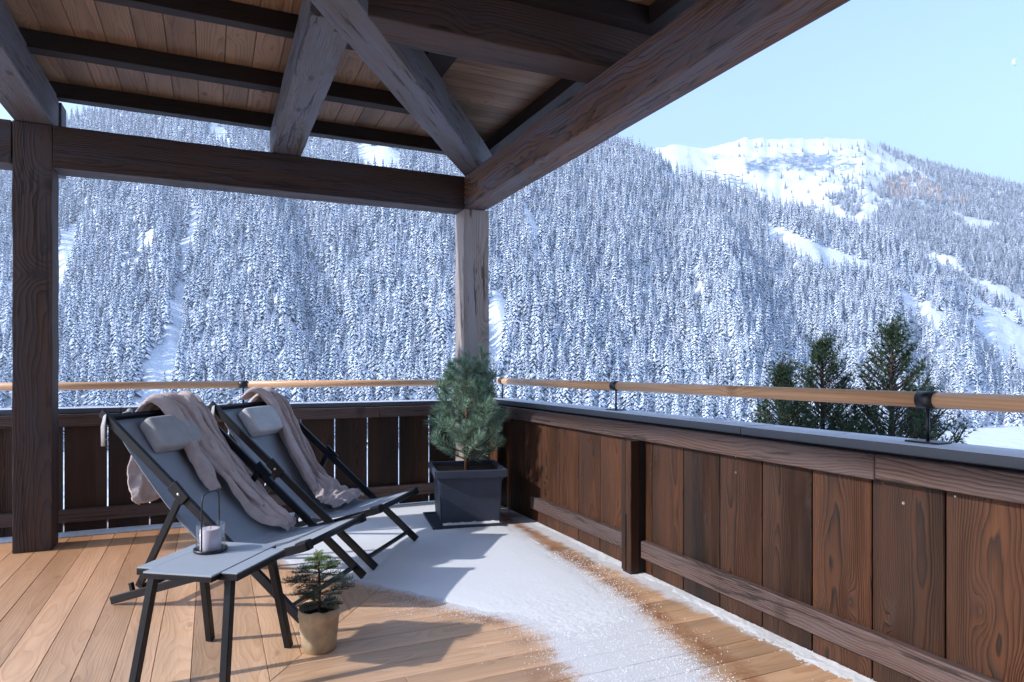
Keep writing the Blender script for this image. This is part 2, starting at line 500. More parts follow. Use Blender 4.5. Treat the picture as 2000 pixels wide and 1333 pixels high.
# ridge of the wooded slope and of the far mountain, as elevation angle against bearing
SIL_A = [(-1500, 420), (-600, 380), (-100, 320), (0, 275), (60, 256), (130, 243), (250, 205), (400, 190), (900, 215), (1215, 287), (1280, 314), (1320, 342), (1380, 362), (1460, 388), (1500, 405), (1580, 420), (1680, 447), (1740, 470), (1800, 512), (1900, 575), (2000, 640), (2200, 740), (3500, 790)]
SIL_B = [(-1500, 400), (900, 400), (1200, 300), (1290, 288), (1305, 281), (1340, 279), (1372, 291), (1400, 286), (1430, 271), (1455, 264), (1475, 269), (1530, 270), (1610, 268), (1690, 271), (1720, 288), (1800, 317), (1900, 342), (2000, 368), (2200, 430), (3500, 520)]
def ht(u, D):
    """ground height for bearing u (tangent*1305 right of the view axis +1000) and forward distance D"""
    near = np.minimum(-3.4, 1.23-.135*D)
    h = np.maximum(near, -60.)
    dr = np.interp(u, [-600, 1200, 2000, 2600], [1500, 1480, 1150, 1000])
    db = np.interp(u, [-600, 1200, 1700, 2100, 2600], [500, 510, 600, 760, 800])
    hr = 1.23+(719-interp(u, SIL_A))/F*dr
    X = (u-1000)/F*D
    tau = (D-db)/(dr-db)
    slope = np.clip(tau, 0, 1)
    prof = slope**1.08
    gul = (fbm(u/90.+D/700., D/900.+3, 3)*70 + np.abs(fbm(u/170.+D/500., D/1500.+9, 3))*60-12)
    a = -60+(hr+60)*prof+gul*np.clip(slope*6, 0, 1)*np.clip((1-slope)*5, 0, 1)
    a = np.where(tau > 1, hr-(D-dr)*.55, a)
    a = np.where(tau < 0, -60+fbm(X/60, D/60, 3)*5*np.clip((D-300)/200, 0, 1), a)
    h = np.maximum(h, np.where(D > 440, a, -999))
    # far mountain with its bowl
    dr2, db2 = 3200., 1250.
    h2 = 1.23+(719-interp(u, SIL_B))/F*dr2
    s2 = np.clip((D-db2)/(dr2-db2), 0, 1)
    bowl = 150*np.exp(-((u-1500)/190.)**2)*np.exp(-((s2-.6)/.22)**2)
    h2 = h2+fbm(u/26., u*0+2., 5, .6)*34*(u > 1280)*(u < 1730)
    rough = fbm(X/260, D/260, 5, .55)*150
    rock = np.exp(-((u-1560)/190.)**2)*np.exp(-((s2-.84)/.10)**2)
    b = -40+(h2+40)*s2**.95-bowl+rough*np.clip(s2*3, 0, 1)*np.clip((1-s2)*5, 0, 1)+fbm(X/45, D/45, 4, .6)*60*rock
    b = np.where(D > dr2, h2-(D-dr2)*.5, b)
    return np.maximum(h, np.where(D > 1000, b, -999))
def w3(u, D, z):
    X = (u-1000)/F*D
    return np.stack([CAM.x+FW.x*D+RT.x*X, CAM.y+FW.y*D+RT.y*X, z], -1)
us = np.concatenate([np.arange(-1500, -200, 50), np.arange(-200, 2250, 5), np.arange(2250, 3500, 50)]).astype(float)
Ds = np.concatenate([[1.5, 4, 8, 12, 18, 25], np.linspace(34, 440, 20), np.linspace(455, 1600, 150), np.linspace(1615, 3450, 130), [3600, 4200, 6000]])
U, DD = np.meshgrid(us, Ds)
Z = ht(U, DD)
VV = w3(U, DD, Z)
def terrainmat():
    t = NT('snow covered mountainside')
    p = t.pos()
    n1 = t.noise(p, .012, 6, .65); n2 = t.noise(p, .09, 5, .65)
    a = t.n.new('ShaderNodeAttribute'); a.attribute_name = 'rock'
    x_, y_, z_ = t.sep(p)
    n3 = t.noise(t.comb(t.math('MULTIPLY', x_, .03), t.math('MULTIPLY', y_, .03), t.math('MULTIPLY', z_, .10)), 1.0, 8, .85, .8)
    ff = t.math('ADD', t.math('MULTIPLY', a.outputs['Fac'], .34), t.math('ADD', t.math('MULTIPLY', n3, .9), t.math('MULTIPLY', n1, .5)))
    f = t.math('MULTIPLY', t.mr(ff, .985, 1.02), t.mr(a.outputs['Fac'], .05, .3))
    c = t.mix(f, (.74, .79, .87), t.mix(n2, (.06, .12, .24), (.22, .31, .45)))
    t.col(c); t.rough(.7); t.b.inputs['Specular IOR Level'].default_value = .2
    t.bump(t.math('ADD', n1, n2), .8, 4)
    return t.m
M['terrain'] = terrainmat()
ter = grid_mesh('mountainside', VV, len(us), len(Ds), M['terrain'], 'structure')
s2 = (DD-1250)/1950
vpx = 719-F*(Z-1.23)/DD
rk = np.exp(-((U-1570)/150.)**4)*np.exp(-((vpx-(322-.04*(U-1500)))/24.)**4)
rk = np.maximum(rk, .8*np.exp(-((U-1400)/35.)**2)*np.exp(-((vpx-308)/14.)**2))
rk = np.maximum(rk, .75*np.exp(-((U-1470)/30.)**2)*np.exp(-((vpx-271)/4.)**2))
rk = np.maximum(rk, .85*np.exp(-((U-1610)/30.)**2)*np.exp(-((vpx-271)/4.)**2))
rk *= (DD > 1700)
at = ter.data.attributes.new('rock', 'FLOAT', 'POINT'); at.data.foreach_set('value', rk.astype(np.float32).ravel())
gb = bmesh.new()
bmesh.ops.create_circle(gb, cap_ends=True, radius=6900, segments=64)
g = mobj('ground', gb, M['terrain'], loc=(0, 0, -78)); g['kind'] = 'structure'

# ------------------------------------------------------------------ spruces
def sprucemat(name, snowc, green, thr):
    t = NT(name)
    g = t.n.new('ShaderNodeNewGeometry')
    r = g.outputs['Random Per Island']
    ri = t.n.new('ShaderNodeObjectInfo').outputs['Random']
    nz = t.sep(g.outputs['Normal'])[2]
    n = t.noise(t.obj(), 1.6, 3, .7)
    big = t.noise(t.pos(), .012, 3, .6)
    th = t.math('ADD', thr-.21, t.math('ADD', t.math('MULTIPLY', ri, .17), t.math('MULTIPLY', big, .17)))
    f = t.math('MULTIPLY', t.mr(t.math('SUBTRACT', t.math('ADD', n, t.math('MULTIPLY', r, .35)), th), 0, .12), t.mr(nz, -.05, .2))
    c = t.mix(f, green, snowc)
    v = t.mr(t.math('FRACT', t.math('MULTIPLY', ri, 31.7)), 0, 1, .78, 1.1)
    c = t.mix(1.0, c, t.comb(v, v, v), 'MULTIPLY')
    t.col(c); t.rough(.85); t.b.inputs['Specular IOR Level'].default_value = .1
    return t.m
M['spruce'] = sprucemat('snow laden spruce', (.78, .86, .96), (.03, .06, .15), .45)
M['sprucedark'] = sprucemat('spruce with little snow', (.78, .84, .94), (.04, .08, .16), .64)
M['larch'] = sprucemat('autumn larch', (.75, .76, .8), (.62, .36, .24), .66)
M['frost'] = sprucemat('frosted broadleaf', (.80, .85, .94), (.36, .42, .52), .42)
def spruce_mesh(seed, H=24., Rm=2.9, tiers=15, per=8, mat='spruce', low=.05):
    rd = random.Random(seed); V = []; Fc = []
    nb = tiers*per
    for k in range(nb):
        f = ((k+rd.uniform(-2, 2))/nb); f = min(max(f, 0), .97)
        z = H*(low+(1-low-.03)*f**.95)
        L = Rm*((1-f)**.85*(1+.22*math.sin(f*tiers*6.283*.5))+.06)
        a = k*2.39996+rd.uniform(-.35, .35)
        l = L*rd.uniform(.72, 1.12)
        ca, sa = math.cos(a), math.sin(a)
        dr = l*rd.uniform(.38, .8)+.2
        w = l*rd.uniform(.24, .40)+.22
        b = len(V); rise = .25+.12*l
        for (rr, ww, dz) in ((.02, 0, rise*.6), (.62*l, w, -.42*dr), (.62*l, -w, -.42*dr), (l, 0, -dr), (.55*l, 0, rise*.5-.12*dr), (.88*l, 0, -.55*dr), (.4*l, 0, -.75*dr-.3)):
            V.append((ca*rr-sa*ww, sa*rr+ca*ww, z+dz))
        Fc += [(b, b+1, b+4), (b, b+4, b+2), (b+4, b+1, b+5), (b+4, b+5, b+2), (b+1, b+3, b+5), (b+5, b+3, b+2), (b, b+6, b+1), (b, b+2, b+6), (b+1, b+6, b+3), (b+2, b+3, b+6)]
    b = len(V)
    V += [(.35, 0, H*.93), (-.2, .3, H*.93), (-.2, -.3, H*.93), (0, 0, H)]
    Fc += [(b, b+1, b+3), (b+1, b+2, b+3), (b+2, b, b+3)]
    me = bpy.data.meshes.new('spruce_crown'); me.from_pydata(V, [], Fc); me.materials.append(M[mat])
    tb = bmesh.new(); cyl(tb, (0, 0, -1.5), (0, 0, H*.93), .32, .05, 6)
    tm = bpy.data.meshes.new('spruce_trunk'); tb.to_mesh(tm); tb.free(); tm.materials.append(M['darkbark'])
    return me, tm
def joined(a, b, name):
    bm = bmesh.new(); bm.from_mesh(a)
    n = len(bm.faces); bm.from_mesh(b)
    bm.faces.ensure_lookup_table()
    for f in bm.faces[n:]: f.material_index = 1
    me = bpy.data.meshes.new(name); bm.to_mesh(me); bm.free()
    me.materials.append(a.materials[0]); me.materials.append(b.materials[0])
    return me
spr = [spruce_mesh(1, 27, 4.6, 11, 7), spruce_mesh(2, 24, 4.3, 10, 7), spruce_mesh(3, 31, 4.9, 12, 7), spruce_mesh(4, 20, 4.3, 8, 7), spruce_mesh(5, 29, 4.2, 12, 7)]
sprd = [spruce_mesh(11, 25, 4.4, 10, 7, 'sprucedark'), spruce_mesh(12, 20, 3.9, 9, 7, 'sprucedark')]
lar = [spruce_mesh(21, 23, 4.2, 9, 7, 'larch')]
def frost_mesh(seed):
    rd = random.Random(seed); V = []; Fc = []
    for i in range(130):
        a = rd.random()*6.28; zf = rd.random(); rr = 3.2*math.sin(math.pi*min(1, zf*.9+.08))**.7*rd.uniform(.3, 1)
        c = Vector((rr*math.cos(a), rr*math.sin(a), 2.+zf*8))
        b = len(V); s = rd.uniform(.5, 1.0)
        for q in range(4): V.append(tuple(c+Vector((rd.uniform(-s, s), rd.uniform(-s, s), rd.uniform(-s, s)))))
        Fc += [(b, b+1, b+2), (b, b+2, b+3), (b, b+3, b+1), (b+1, b+3, b+2)]
    me = bpy.data.meshes.new('frost_crown'); me.from_pydata(V, [], Fc); me.materials.append(M['frost'])
    tb = bmesh.new(); cyl(tb, (0, 0, -1.), (0, 0, 7), .25, .08, 6)
    tm = bpy.data.meshes.new('frost_trunk'); tb.to_mesh(tm); tb.free(); tm.materials.append(M['darkbark'])
    return me, tm
frs = [frost_mesh(31)]

def inpoly(u, v, poly):
    r = np.zeros(u.shape, bool); n = len(poly)
    for i in range(n):
        x1, y1 = poly[i]; x2, y2 = poly[(i+1) % n]
        if y1 == y2: continue
        c = ((y1 > v) != (y2 > v)) & (u < (x2-x1)*(v-y1)/(y2-y1)+x1)
        r ^= c
    return r
CLEAR = [  # avalanche tracks, meadows and cuttings on the near slope
    [(350, 560), (366, 600), (348, 700), (330, 745), (305, 800), (250, 840), (268, 745), (285, 705), (322, 640)],
    [(372, 400), (392, 410), (372, 500), (362, 590), (346, 590), (352, 500)],
    [(130, 440), (165, 415), (150, 490), (122, 545), (100, 560), (112, 480)],
    [(686, 280), (784, 296), (786, 335), (740, 330), (700, 312)],
    [(410, 225), (450, 262), (440, 285), (405, 260)],
    [(1486, 432), (1530, 448), (1600, 478), (1716, 520), (1700, 532), (1620, 520), (1540, 488), (1500, 462)],
    [(1286, 330), (1345, 352), (1330, 360), (1290, 346)],
    [(1405, 405), (1425, 420), (1418, 432), (1404, 420)],
    [(1750, 555), (1800, 590), (1860, 625), (1850, 640), (1790, 610), (1745, 575)],
    [(1905, 580), (1940, 600), (2010, 650), (2010, 720), (1960, 690), (1920, 650)],
    [(1012, 375), (1022, 392), (1050, 450), (1060, 470), (1050, 470), (1030, 440)],
    [(955, 560), (985, 590), (980, 680), (962, 720), (945, 700), (950, 640)],
]
FOR_B = [  # woods on the far side of the valley
    [(1712, 272), (1800, 306), (1900, 333), (2030, 364), (2030, 440), (1960, 420), (1900, 398), (1860, 372), (1812, 346), (1770, 316), (1730, 300)],
    [(1736, 345), (1790, 340), (1850, 372), (1930, 405), (2030, 428), (2030, 445), (1920, 428), (1850, 412), (1790, 388), (1742, 384), (1706, 385)],
    [(1715, 405), (1760, 388), (1810, 398), (1880, 430), (1885, 470), (1860, 500), (1790, 490), (1730, 470), (1705, 440)],
    [(1640, 372), (1668, 376), (1680, 405), (1670, 425), (1648, 420)],
    [(1612, 383), (1640, 380), (1642, 402), (1618, 402)],
    [(1895, 450), (2030, 445), (2030, 600), (1960, 560), (1890, 540), (1868, 500)],
    [(1705, 470), (1800, 495), (1880, 540), (1990, 610), (1900, 600), (1780, 520), (1700, 490)],
]
def proj(u, D, z): return 719-F*(z-1.23)/D
pts = []  # (u, D, kind, scale)
# slope A
N = 110000
u = rng.uniform(-330, 2250, N); D = np.sqrt(rng.uniform(470**2, 1530**2, N))
zz = ht(u, D); v = proj(u, D, zz)
db = np.interp(u, [-600, 1200, 1700, 2100, 2600], [500, 510, 600, 760, 800]); dr = np.interp(u, [-600, 1200, 2000, 2600], [1500, 1480, 1150, 1000])
ok = (D > db-15) & (D < dr+25)
X = (u-1000)/F*D
for c in CLEAR:
    jit = fbm(X/14., D/14.+5, 2)*22
    hp = F*25/D
    ok &= ~(inpoly(u+jit, v+jit*.5, c) | inpoly(u+jit, v-hp*.45+jit*.5, c))
dn = fbm(X/120., D/120., 3)
ok &= (dn > -.27+rng.uniform(-.12, .12, N))
right = np.clip((u-1500-(v-560)*-1.3)/420., 0, 1)
thin = rng.uniform(0, 1, N) < 1-.45*np.clip((u-1650)/250, 0, 1)*np.clip((v-540)/120, 0, 1)
ok &= thin
# keep neighbours apart
order = np.argsort(rng.uniform(0, 1, N)); cell = {}
keep = np.zeros(N, bool)
for i in order:
    if not ok[i]: continue
    k = (int(X[i]//9.6), int(D[i]//9.6))
    if k in cell: continue
    cell[k] = 1; keep[i] = True
ui, Di, vi = u[keep], D[keep], v[keep]
fr = (rng.uniform(0, 1, len(ui)) < .55*np.clip((ui-1650)/250, 0, 1)*np.clip((vi-500)/130, 0, 1)+.04)
for a, b, c in zip(ui, Di, fr): pts.append((a, b, 'f' if c else 's'))
# far side woods
N = 60000
u = rng.uniform(1380, 2120, N); D = np.sqrt(rng.uniform(1300**2, 3230**2, N))
zz = ht(u, D); v = proj(u, D, zz); X = (u-1000)/F*D
ok = np.zeros(N, bool)
for c in FOR_B:
    ok |= inpoly(u+fbm(X/60, D/60, 2)*20, v+fbm(X/60+9, D/60, 2)*12, c)
ok &= (D < 3225)
lone = (rng.uniform(0, 1, N) < .012) & (u > 1440) & (v > 285) & (v < 420) & (u < 1760)
lone |= (rng.uniform(0, 1, N) < .05) & (u > 1640) & (u < 1760) & (v > 340) & (v < 400)
ok |= lone
cell = {}
for i in np.argsort(rng.uniform(0, 1, N)):
    if not ok[i]: continue
    k = (int(X[i]//10), int(D[i]//10))
    if k in cell: continue
    cell[k] = 1
    vv = v[i]; uu = u[i]
    orange = inpoly(np.array([uu]), np.array([vv]), [(1725, 362), (1760, 344), (1800, 346), (1835, 372), (1900, 392), (1890, 405), (1820, 392), (1780, 388), (1740, 392)])[0]
    kind = 'l' if (orange and rng.random() < .5) else ('d' if rng.random() < .75 else 's')
    pts.append((uu, D[i], kind))
pts.sort(key=lambda p: p[1])
def grp(i): return i
protos = {'s': spr, 'd': sprd, 'l': lar, 'f': frs}
# the 300 nearest in view stand as trees of their own
def inst_z(a, b): return float(ht(np.array([a]), np.array([b]))[0])
single = []; rest = []
def shown(uu, vv):   # open to the eye between posts, above the coping
    if not (-5 < uu < 2005): return False
    cop = 800-.018*(uu-114) if uu < 950 else 786+(uu-985)*.098
    return vv-20 < cop-6 and not (18 < uu < 112) and not (893 < uu < 957)
pu = np.array([p[0] for p in pts]); pD = np.array([p[1] for p in pts]); pz = ht(pu, pD); pv = proj(pu, pD, pz)
for i, p in enumerate(pts):
    top = 719-F*(pz[i]+20-1.23)/pD[i]
    if len(single) < 290 and shown(p[0], pv[i]) and p[2] == 's': single.append(i)
    else: rest.append(i)
SLAB = {0: 'snow laden spruce at the foot of the wooded slope seen left of the corner post',
        1: 'snow laden spruce at the foot of the wooded slope seen right of the corner post'}
for n_, i in enumerate(single):
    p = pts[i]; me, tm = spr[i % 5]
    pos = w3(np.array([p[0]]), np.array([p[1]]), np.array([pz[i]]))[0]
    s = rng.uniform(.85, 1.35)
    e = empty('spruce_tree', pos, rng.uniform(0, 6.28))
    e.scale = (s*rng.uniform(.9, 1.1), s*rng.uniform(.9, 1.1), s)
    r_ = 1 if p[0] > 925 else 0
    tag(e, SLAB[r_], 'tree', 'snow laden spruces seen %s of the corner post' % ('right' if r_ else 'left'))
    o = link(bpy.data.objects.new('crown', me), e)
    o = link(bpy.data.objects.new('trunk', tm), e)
def scatter(name, idx, kind, label):
    """one object: geometry nodes put the tree meshes on a cloud of points"""
    vars_ = protos[kind]
    P = w3(pu[idx], pD[idx], pz[idx]-.3)
    me = bpy.data.meshes.new(name)
    me.vertices.add(len(P)); me.vertices.foreach_set('co', P.astype(np.float32).ravel())
    a = me.attributes.new('sc', 'FLOAT', 'POINT'); a.data.foreach_set('value', rng.uniform(.6, 1.42, len(P)).astype(np.float32))
    a = me.attributes.new('rz', 'FLOAT', 'POINT'); a.data.foreach_set('value', rng.uniform(0, 6.28, len(P)).astype(np.float32))
    a = me.attributes.new('wh', 'INT', 'POINT'); a.data.foreach_set('value', rng.integers(0, len(vars_), len(P)).astype(np.int32))
    o = link(bpy.data.objects.new(name, me)); o['kind'] = 'stuff'; o['label'] = label; o['category'] = 'forest'
    ng = bpy.data.node_groups.new(name, 'GeometryNodeTree')
    ng.interface.new_socket('Geometry', in_out='INPUT', socket_type='NodeSocketGeometry')
    ng.interface.new_socket('Geometry', in_out='OUTPUT', socket_type='NodeSocketGeometry')
    n = ng.nodes; l = ng.links
    gi = n.new('NodeGroupInput'); go = n.new('NodeGroupOutput')
    join = n.new('GeometryNodeJoinGeometry')
    def attr(nm, ty):
        x = n.new('GeometryNodeInputNamedAttribute'); x.data_type = ty; x.inputs[0].default_value = nm; return x.outputs[0]
    cxyz = n.new('ShaderNodeCombineXYZ'); l.new(attr('rz', 'FLOAT'), cxyz.inputs[2])
    for k, (cm, tm) in enumerate(vars_):
        jm = joined(cm, tm, 'tree_shape')
        ob = bpy.data.objects.new('tree_shape', jm)      # never linked to the scene: only a mesh source
        oi = n.new('GeometryNodeObjectInfo'); oi.inputs[0].default_value = ob
        ip = n.new('GeometryNodeInstanceOnPoints')
        l.new(gi.outputs[0], ip.inputs['Points'])
        cmp_ = n.new('FunctionNodeCompare'); cmp_.data_type = 'INT'; cmp_.operation = 'EQUAL'
        l.new(attr('wh', 'INT'), cmp_.inputs[2]); cmp_.inputs[3].default_value = k
        l.new(cmp_.outputs[0], ip.inputs['Selection'])
        l.new(oi.outputs['Geometry'], ip.inputs['Instance'])
        l.new(cxyz.outputs[0], ip.inputs['Rotation'])
        l.new(attr('sc', 'FLOAT'), ip.inputs['Scale'])
        l.new(ip.outputs[0], join.inputs[0])
    l.new(join.outputs[0], go.inputs[0])
    md = o.modifiers.new('scatter', 'NODES'); md.node_group = ng
    return o
rest = np.array(rest)
kinds = np.array([pts[i][2] for i in rest])
farm = pD[rest] > 1620
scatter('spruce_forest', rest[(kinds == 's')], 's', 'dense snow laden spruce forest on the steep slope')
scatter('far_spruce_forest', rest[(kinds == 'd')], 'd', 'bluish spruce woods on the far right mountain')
scatter('larch_wood', rest[(kinds == 'l')], 'l', 'orange larches among spruces on the far right mountain')
scatter('frosted_woodland', rest[(kinds == 'f')], 'f', 'frosted leafless trees on the lower right slope')
print('trees', len(pts), 'single', len(single), 'maxD', pts[single[-1]][1])

M['barrier'] = simple('weathered steel', (.08, .10, .14), .6)
# avalanche barriers: rows along the left part of the far bowl
for k in range(5):
    V = []; v0 = 334+k*8.2
    bm = bmesh.new(); prev = None
    for q in range(15):
        uu = 1372+k*6+q*5.6+ (q % 2)*.8
        tv = v0+q*.9+math.sin(q*1.7+k)*.8
        dd = np.linspace(1700, 3150, 160); vv = proj(uu, dd, ht(np.full(160, uu), dd))
        j = int(np.argmin(np.abs(vv-tv)))
        p = Vector(w3(np.array([uu]), np.array([dd[j]]), ht(np.array([uu]), np.array([dd[j]])))[0])
        cur = [bm.verts.new(p+Vector((0, 0, -1))), bm.verts.new(p+Vector((0, 0, 3.6))), bm.verts.new(p+FW*1.5+Vector((0, 0, 3.6))), bm.verts.new(p+FW*1.5+Vector((0, 0, -1)))]
        if prev and q % 7:
            for s_ in range(4): bm.faces.new((prev[s_], prev[(s_+1) % 4], cur[(s_+1) % 4], cur[s_]))
        prev = cur
    o = mobj('avalanche_barrier', bm, M['barrier'])
    tag(o, '%s long row of avalanche barriers on the snowy far bowl' % ['topmost', 'second', 'third', 'fourth', 'lowest'][k], 'snow fence', 'avalanche barrier rows on the far bowl')

hz = bmesh.new(); box_bm(14000, 14000, 1750, 0, bm=hz)
hm = bpy.data.materials.new('winter air'); hm.use_nodes = True
hm.node_tree.nodes.clear()
ho = hm.node_tree.nodes.new('ShaderNodeOutputMaterial'); pv = hm.node_tree.nodes.new('ShaderNodeVolumePrincipled')
pv.inputs['Color'].default_value = (.86, .93, 1, 1); pv.inputs['Density'].default_value = .00019; pv.inputs['Anisotropy'].default_value = .2
hm.node_tree.links.new(pv.outputs[0], ho.inputs['Volume'])
haze = mobj('haze', hz, hm, loc=(0, 0, -80+875)); haze['kind'] = 'stuff'
HAZE_ON = True

# moon: a pale lune high on the right, its sunlit glow put in by emission
def moon():
    bm = bmesh.new(); D_ = 9000.
    c = CAM+FW*D_+RT*((1988-1000)/F*D_)+Vector((0, 0, (719-120)/F*D_))
    r = 7.5/F*D_
    A = []; n = 16
    for i in range(n+1):
        a = R(100)+R(160)*i/n
        w = r*.42*math.sin(math.pi*i/n)
        o1 = c+RT*math.cos(a)*r+Vector((0, 0, math.sin(a)*r))
        d = (c-o1).normalized()
        A.append([bm.verts.new(o1), bm.verts.new(o1+d*w), bm.verts.new(o1+d*w+FW*40), bm.verts.new(o1+FW*40)])
    for p, q in zip(A, A[1:]):
        for s_ in range(4): bm.faces.new((p[s_], p[(s_+1) % 4], q[(s_+1) % 4], q[s_]))
    bmesh.ops.recalc_face_normals(bm, faces=bm.faces)
    t = NT('glowing moon rock'); t.col((.5, .55, .6)); t.rough(1)
    t.b.inputs['Emission Color'].default_value = (.8, .95, 1, 1); t.b.inputs['Emission Strength'].default_value = .1
    o = mobj('moon', bm, t.m)
    tag(o, 'faint pale crescent moon in the blue sky at the far right', 'moon')
moon()

# ================================================================== DECK
DECK = empty('deck', (0, 0, 0)); tag(DECK, kind='structure')
PW = .143; TH = .027; GAP = .0025
def poly_plank(name, pts2, axis, parent, mat):
    """plank from a world outline (4 points); local X is the grain"""
    cx = sum(p[0] for p in pts2)/4; cy = sum(p[1] for p in pts2)/4
    b = bmesh.new()
    rot = 0 if axis == 'x' else R(90)
    inv = Matrix.Rotation(-rot, 2)
    lo = [inv @ Vector((p[0]-cx, p[1]-cy)) for p in pts2]
    b0 = [b.verts.new((p.x, p.y, -TH)) for p in lo]; t0 = [b.verts.new((p.x, p.y, 0)) for p in lo]
    b.faces.new(b0[::-1]); b.faces.new(t0)
    for i in range(4): b.faces.new((b0[i], b0[(i+1) % 4], t0[(i+1) % 4], t0[i]))
    bmesh.ops.recalc_face_normals(b, faces=b.faces)
    top = [e for e in b.edges if all(v.co.z > -.001 for v in e.verts)]
    bmesh.ops.bevel(b, geom=top, offset=.0014, segments=1, affect='EDGES')
    return mobj(name, b, mat, parent, loc=(cx, cy, random.uniform(-.0008, .0008)), rot=(0, 0, rot))
y = .30
SL = .70
while y > -7.9:
    y0, y1 = y-PW+GAP, y
    xa = (SL*y0+GAP, SL*y1+GAP) if y < 0 else (GAP, GAP)
    xa = tuple(max(q, -4.9) for q in xa)
    L1_ = [(xa[1], y1), (xa[0], y0), (.22, y0), (.22, y1)]
    # a butt joint now and then
    if y < -1.2 and random.random() < .55:
        xm = random.uniform(xa[1]*.75, xa[1]*.25)
        poly_plank('plank', [(xa[1], y1), (xa[0], y0), (xm-.001, y0), (xm-.001, y1)], 'x', DECK, M['deck'])
        poly_plank('plank', [(xm+.001, y1), (xm+.001, y0), (.22, y0), (.22, y1)], 'x', DECK, M['deck'])
    else: poly_plank('plank', L1_, 'x', DECK, M['deck'])
    y -= PW
x = -.02
while x > -6.6:
    x0, x1 = x-PW+GAP, x
    yt = tuple(min(q/SL-GAP, .3) for q in (x0, x1))
    ye = (-7.9, -7.9)
    tops = (min(.30, 99), min(.30, 99))
    # left of the mitre line the boards run away from the house
    P_ = [(x0, yt[0] if False else .30), (x0, x0/SL), (x1, x1/SL), (x1, .30)]
    poly = [(x0, .30), (x0, x0/SL-GAP*0), (x1, x1/SL), (x1, .30)]
    if x0/SL < -7.9: poly[1] = (x0, -7.9)
    if x1/SL < -7.9: poly[2] = (x1, -7.9)
    poly_plank('plank', poly, 'y', DECK, M['deck'])
    x -= PW
ub = bmesh.new(); box_bm(8, 9, .1, 0, bm=ub)
o = mobj('deck_base', ub, M['joist'], loc=(-2.9, -3.8, -.10)); o['kind'] = 'structure'

# thin snow over the boards
def snow_sheet(name, x0, x1, y0, y1, step, fn, label):
    xs = np.arange(x0, x1, step); ys = np.arange(y0, y1, step)
    X, Y = np.meshgrid(xs, ys)
    h = fn(X, Y)
    V = np.stack([X, Y, np.maximum(h, -.004)], -1)
    c = h > -.004
    dead = ~(c[:-1, :-1] | c[:-1, 1:] | c[1:, 1:] | c[1:, :-1])
    o = grid_mesh(name, V, len(xs), len(ys), M['snow'], 'stuff', drop=dead)
    o['label'] = label; o['category'] = 'snow'
    return o
def snow_cover(X, Y):
    xr = np.interp(Y, [a for a, b in SNOW_R], [b for a, b in SNOW_R]); xl = np.interp(Y, [a for a, b in SNOW_L], [b for a, b in SNOW_L])
    d = np.minimum(xr-X, X-xl)
    e = fbm(X*4.5, Y*7, 4, .6)*.30
    fade = np.clip((-2.55-Y)/1.0, 0, 1)              # thins out towards the house
    hi = fbm(X*75, Y*75, 3, .75)
    mid = fbm(X*7, Y*11, 4, .6)
    f = np.clip((d+e*.5)*9, -1.2, 1.0)
    h = .0075*f + (.0004+.005*fade+.004*np.clip(1-f, 0, 1))*hi*2.4 - fade*.0062 + mid*.007*(.05+fade)
    h = h + np.clip((d-.1)*.02, 0, .004)*(1-fade)
    far = np.clip((-4.35-Y)*4, 0, 1)
    return h-far*.02-.0035-.004*np.clip(.16-d, 0, .16)/.16-fade*.004
snow_sheet('snow_cover', -2.7, -.1, -4.7, -.0, .0078, snow_cover, 'thin patchy layer of snow on the deck between loungers and right wall')
def strip_r(X, Y):
    e = np.interp(Y, [-4.6, -3.7, -2.9, -2.5, -1.9, -.7, 0], [-.24, -.22, -.17, -.17, -.17, -.12, -.1])
    d = X-e
    return -.0035+.0055*np.clip((d-.05)*12, -1.2, 1.1)+fbm(X*70, Y*70, 3, .75)*.007+fbm(X*9, Y*5, 3)*.009-.001
snow_sheet('snow_strip', -.32, .0, -4.9, -.02, .0085, strip_r, 'narrow strip of snow on the deck along the foot of the right wall')
def strip_b(X, Y):
    e = -.12-.04*fbm(X*3, Y*0, 2)
    d = Y-e
    return .0075*np.clip(d*16, -1.2, 1.3)+fbm(X*70, Y*70, 3, .75)*.008+fbm(X*5, Y*9, 3)*.006
snow_sheet('snow_strip', -6.0, -2.3, -.2, -.0, .0085, strip_b, 'narrow strip of snow on the deck along the foot of the back wall')
# loose grains round the edge of the snow
n = 26000
gx = rng.uniform(-1.6, -.15, n); gy = rng.uniform(-4.3, -1.9, n)
hh = snow_cover(gx, gy)+rng.uniform(-.003, .012, n)
k = (hh > -.009) & (hh < .004); gx, gy = gx[k], gy[k]
m_ = len(gx); sz = rng.uniform(.0012, .0034, m_)
a = rng.uniform(0, 6.28, m_)
T = np.array([[1, 0, 0], [-.5, .87, 0], [-.5, -.87, 0], [0, 0, 1.1]])
V = np.zeros((m_, 4, 3))
for j in range(4):
    V[:, j, 0] = gx+sz*(T[j, 0]*np.cos(a)-T[j, 1]*np.sin(a)); V[:, j, 1] = gy+sz*(T[j, 0]*np.sin(a)+T[j, 1]*np.cos(a)); V[:, j, 2] = sz*T[j, 2]+.0002
base = np.arange(m_)[:, None]*4
tri = np.concatenate([base+np.array([[0, 1, 3]]), base+np.array([[1, 2, 3]]), base+np.array([[2, 0, 3]])])
me = bpy.data.meshes.new('snow_grains'); me.from_pydata(V.reshape(-1, 3).tolist(), [], tri.tolist()); me.materials.append(M['snow'])
o = link(bpy.data.objects.new('snow_grains', me)); tag(o, 'loose grains of snow scattered on the deck boards in front', 'snow', kind='stuff')

# ================================================================== PARAPET WALLS
def wall_thing(label): return empty('balcony_wall', (0, 0, 0), label=label, cat='wall')
WB = wall_thing('dark wooden balcony wall along the back with light showing between its boards')
WR = wall_thing('brown wooden balcony wall along the right side under a grey metal coping')
BW = .2885
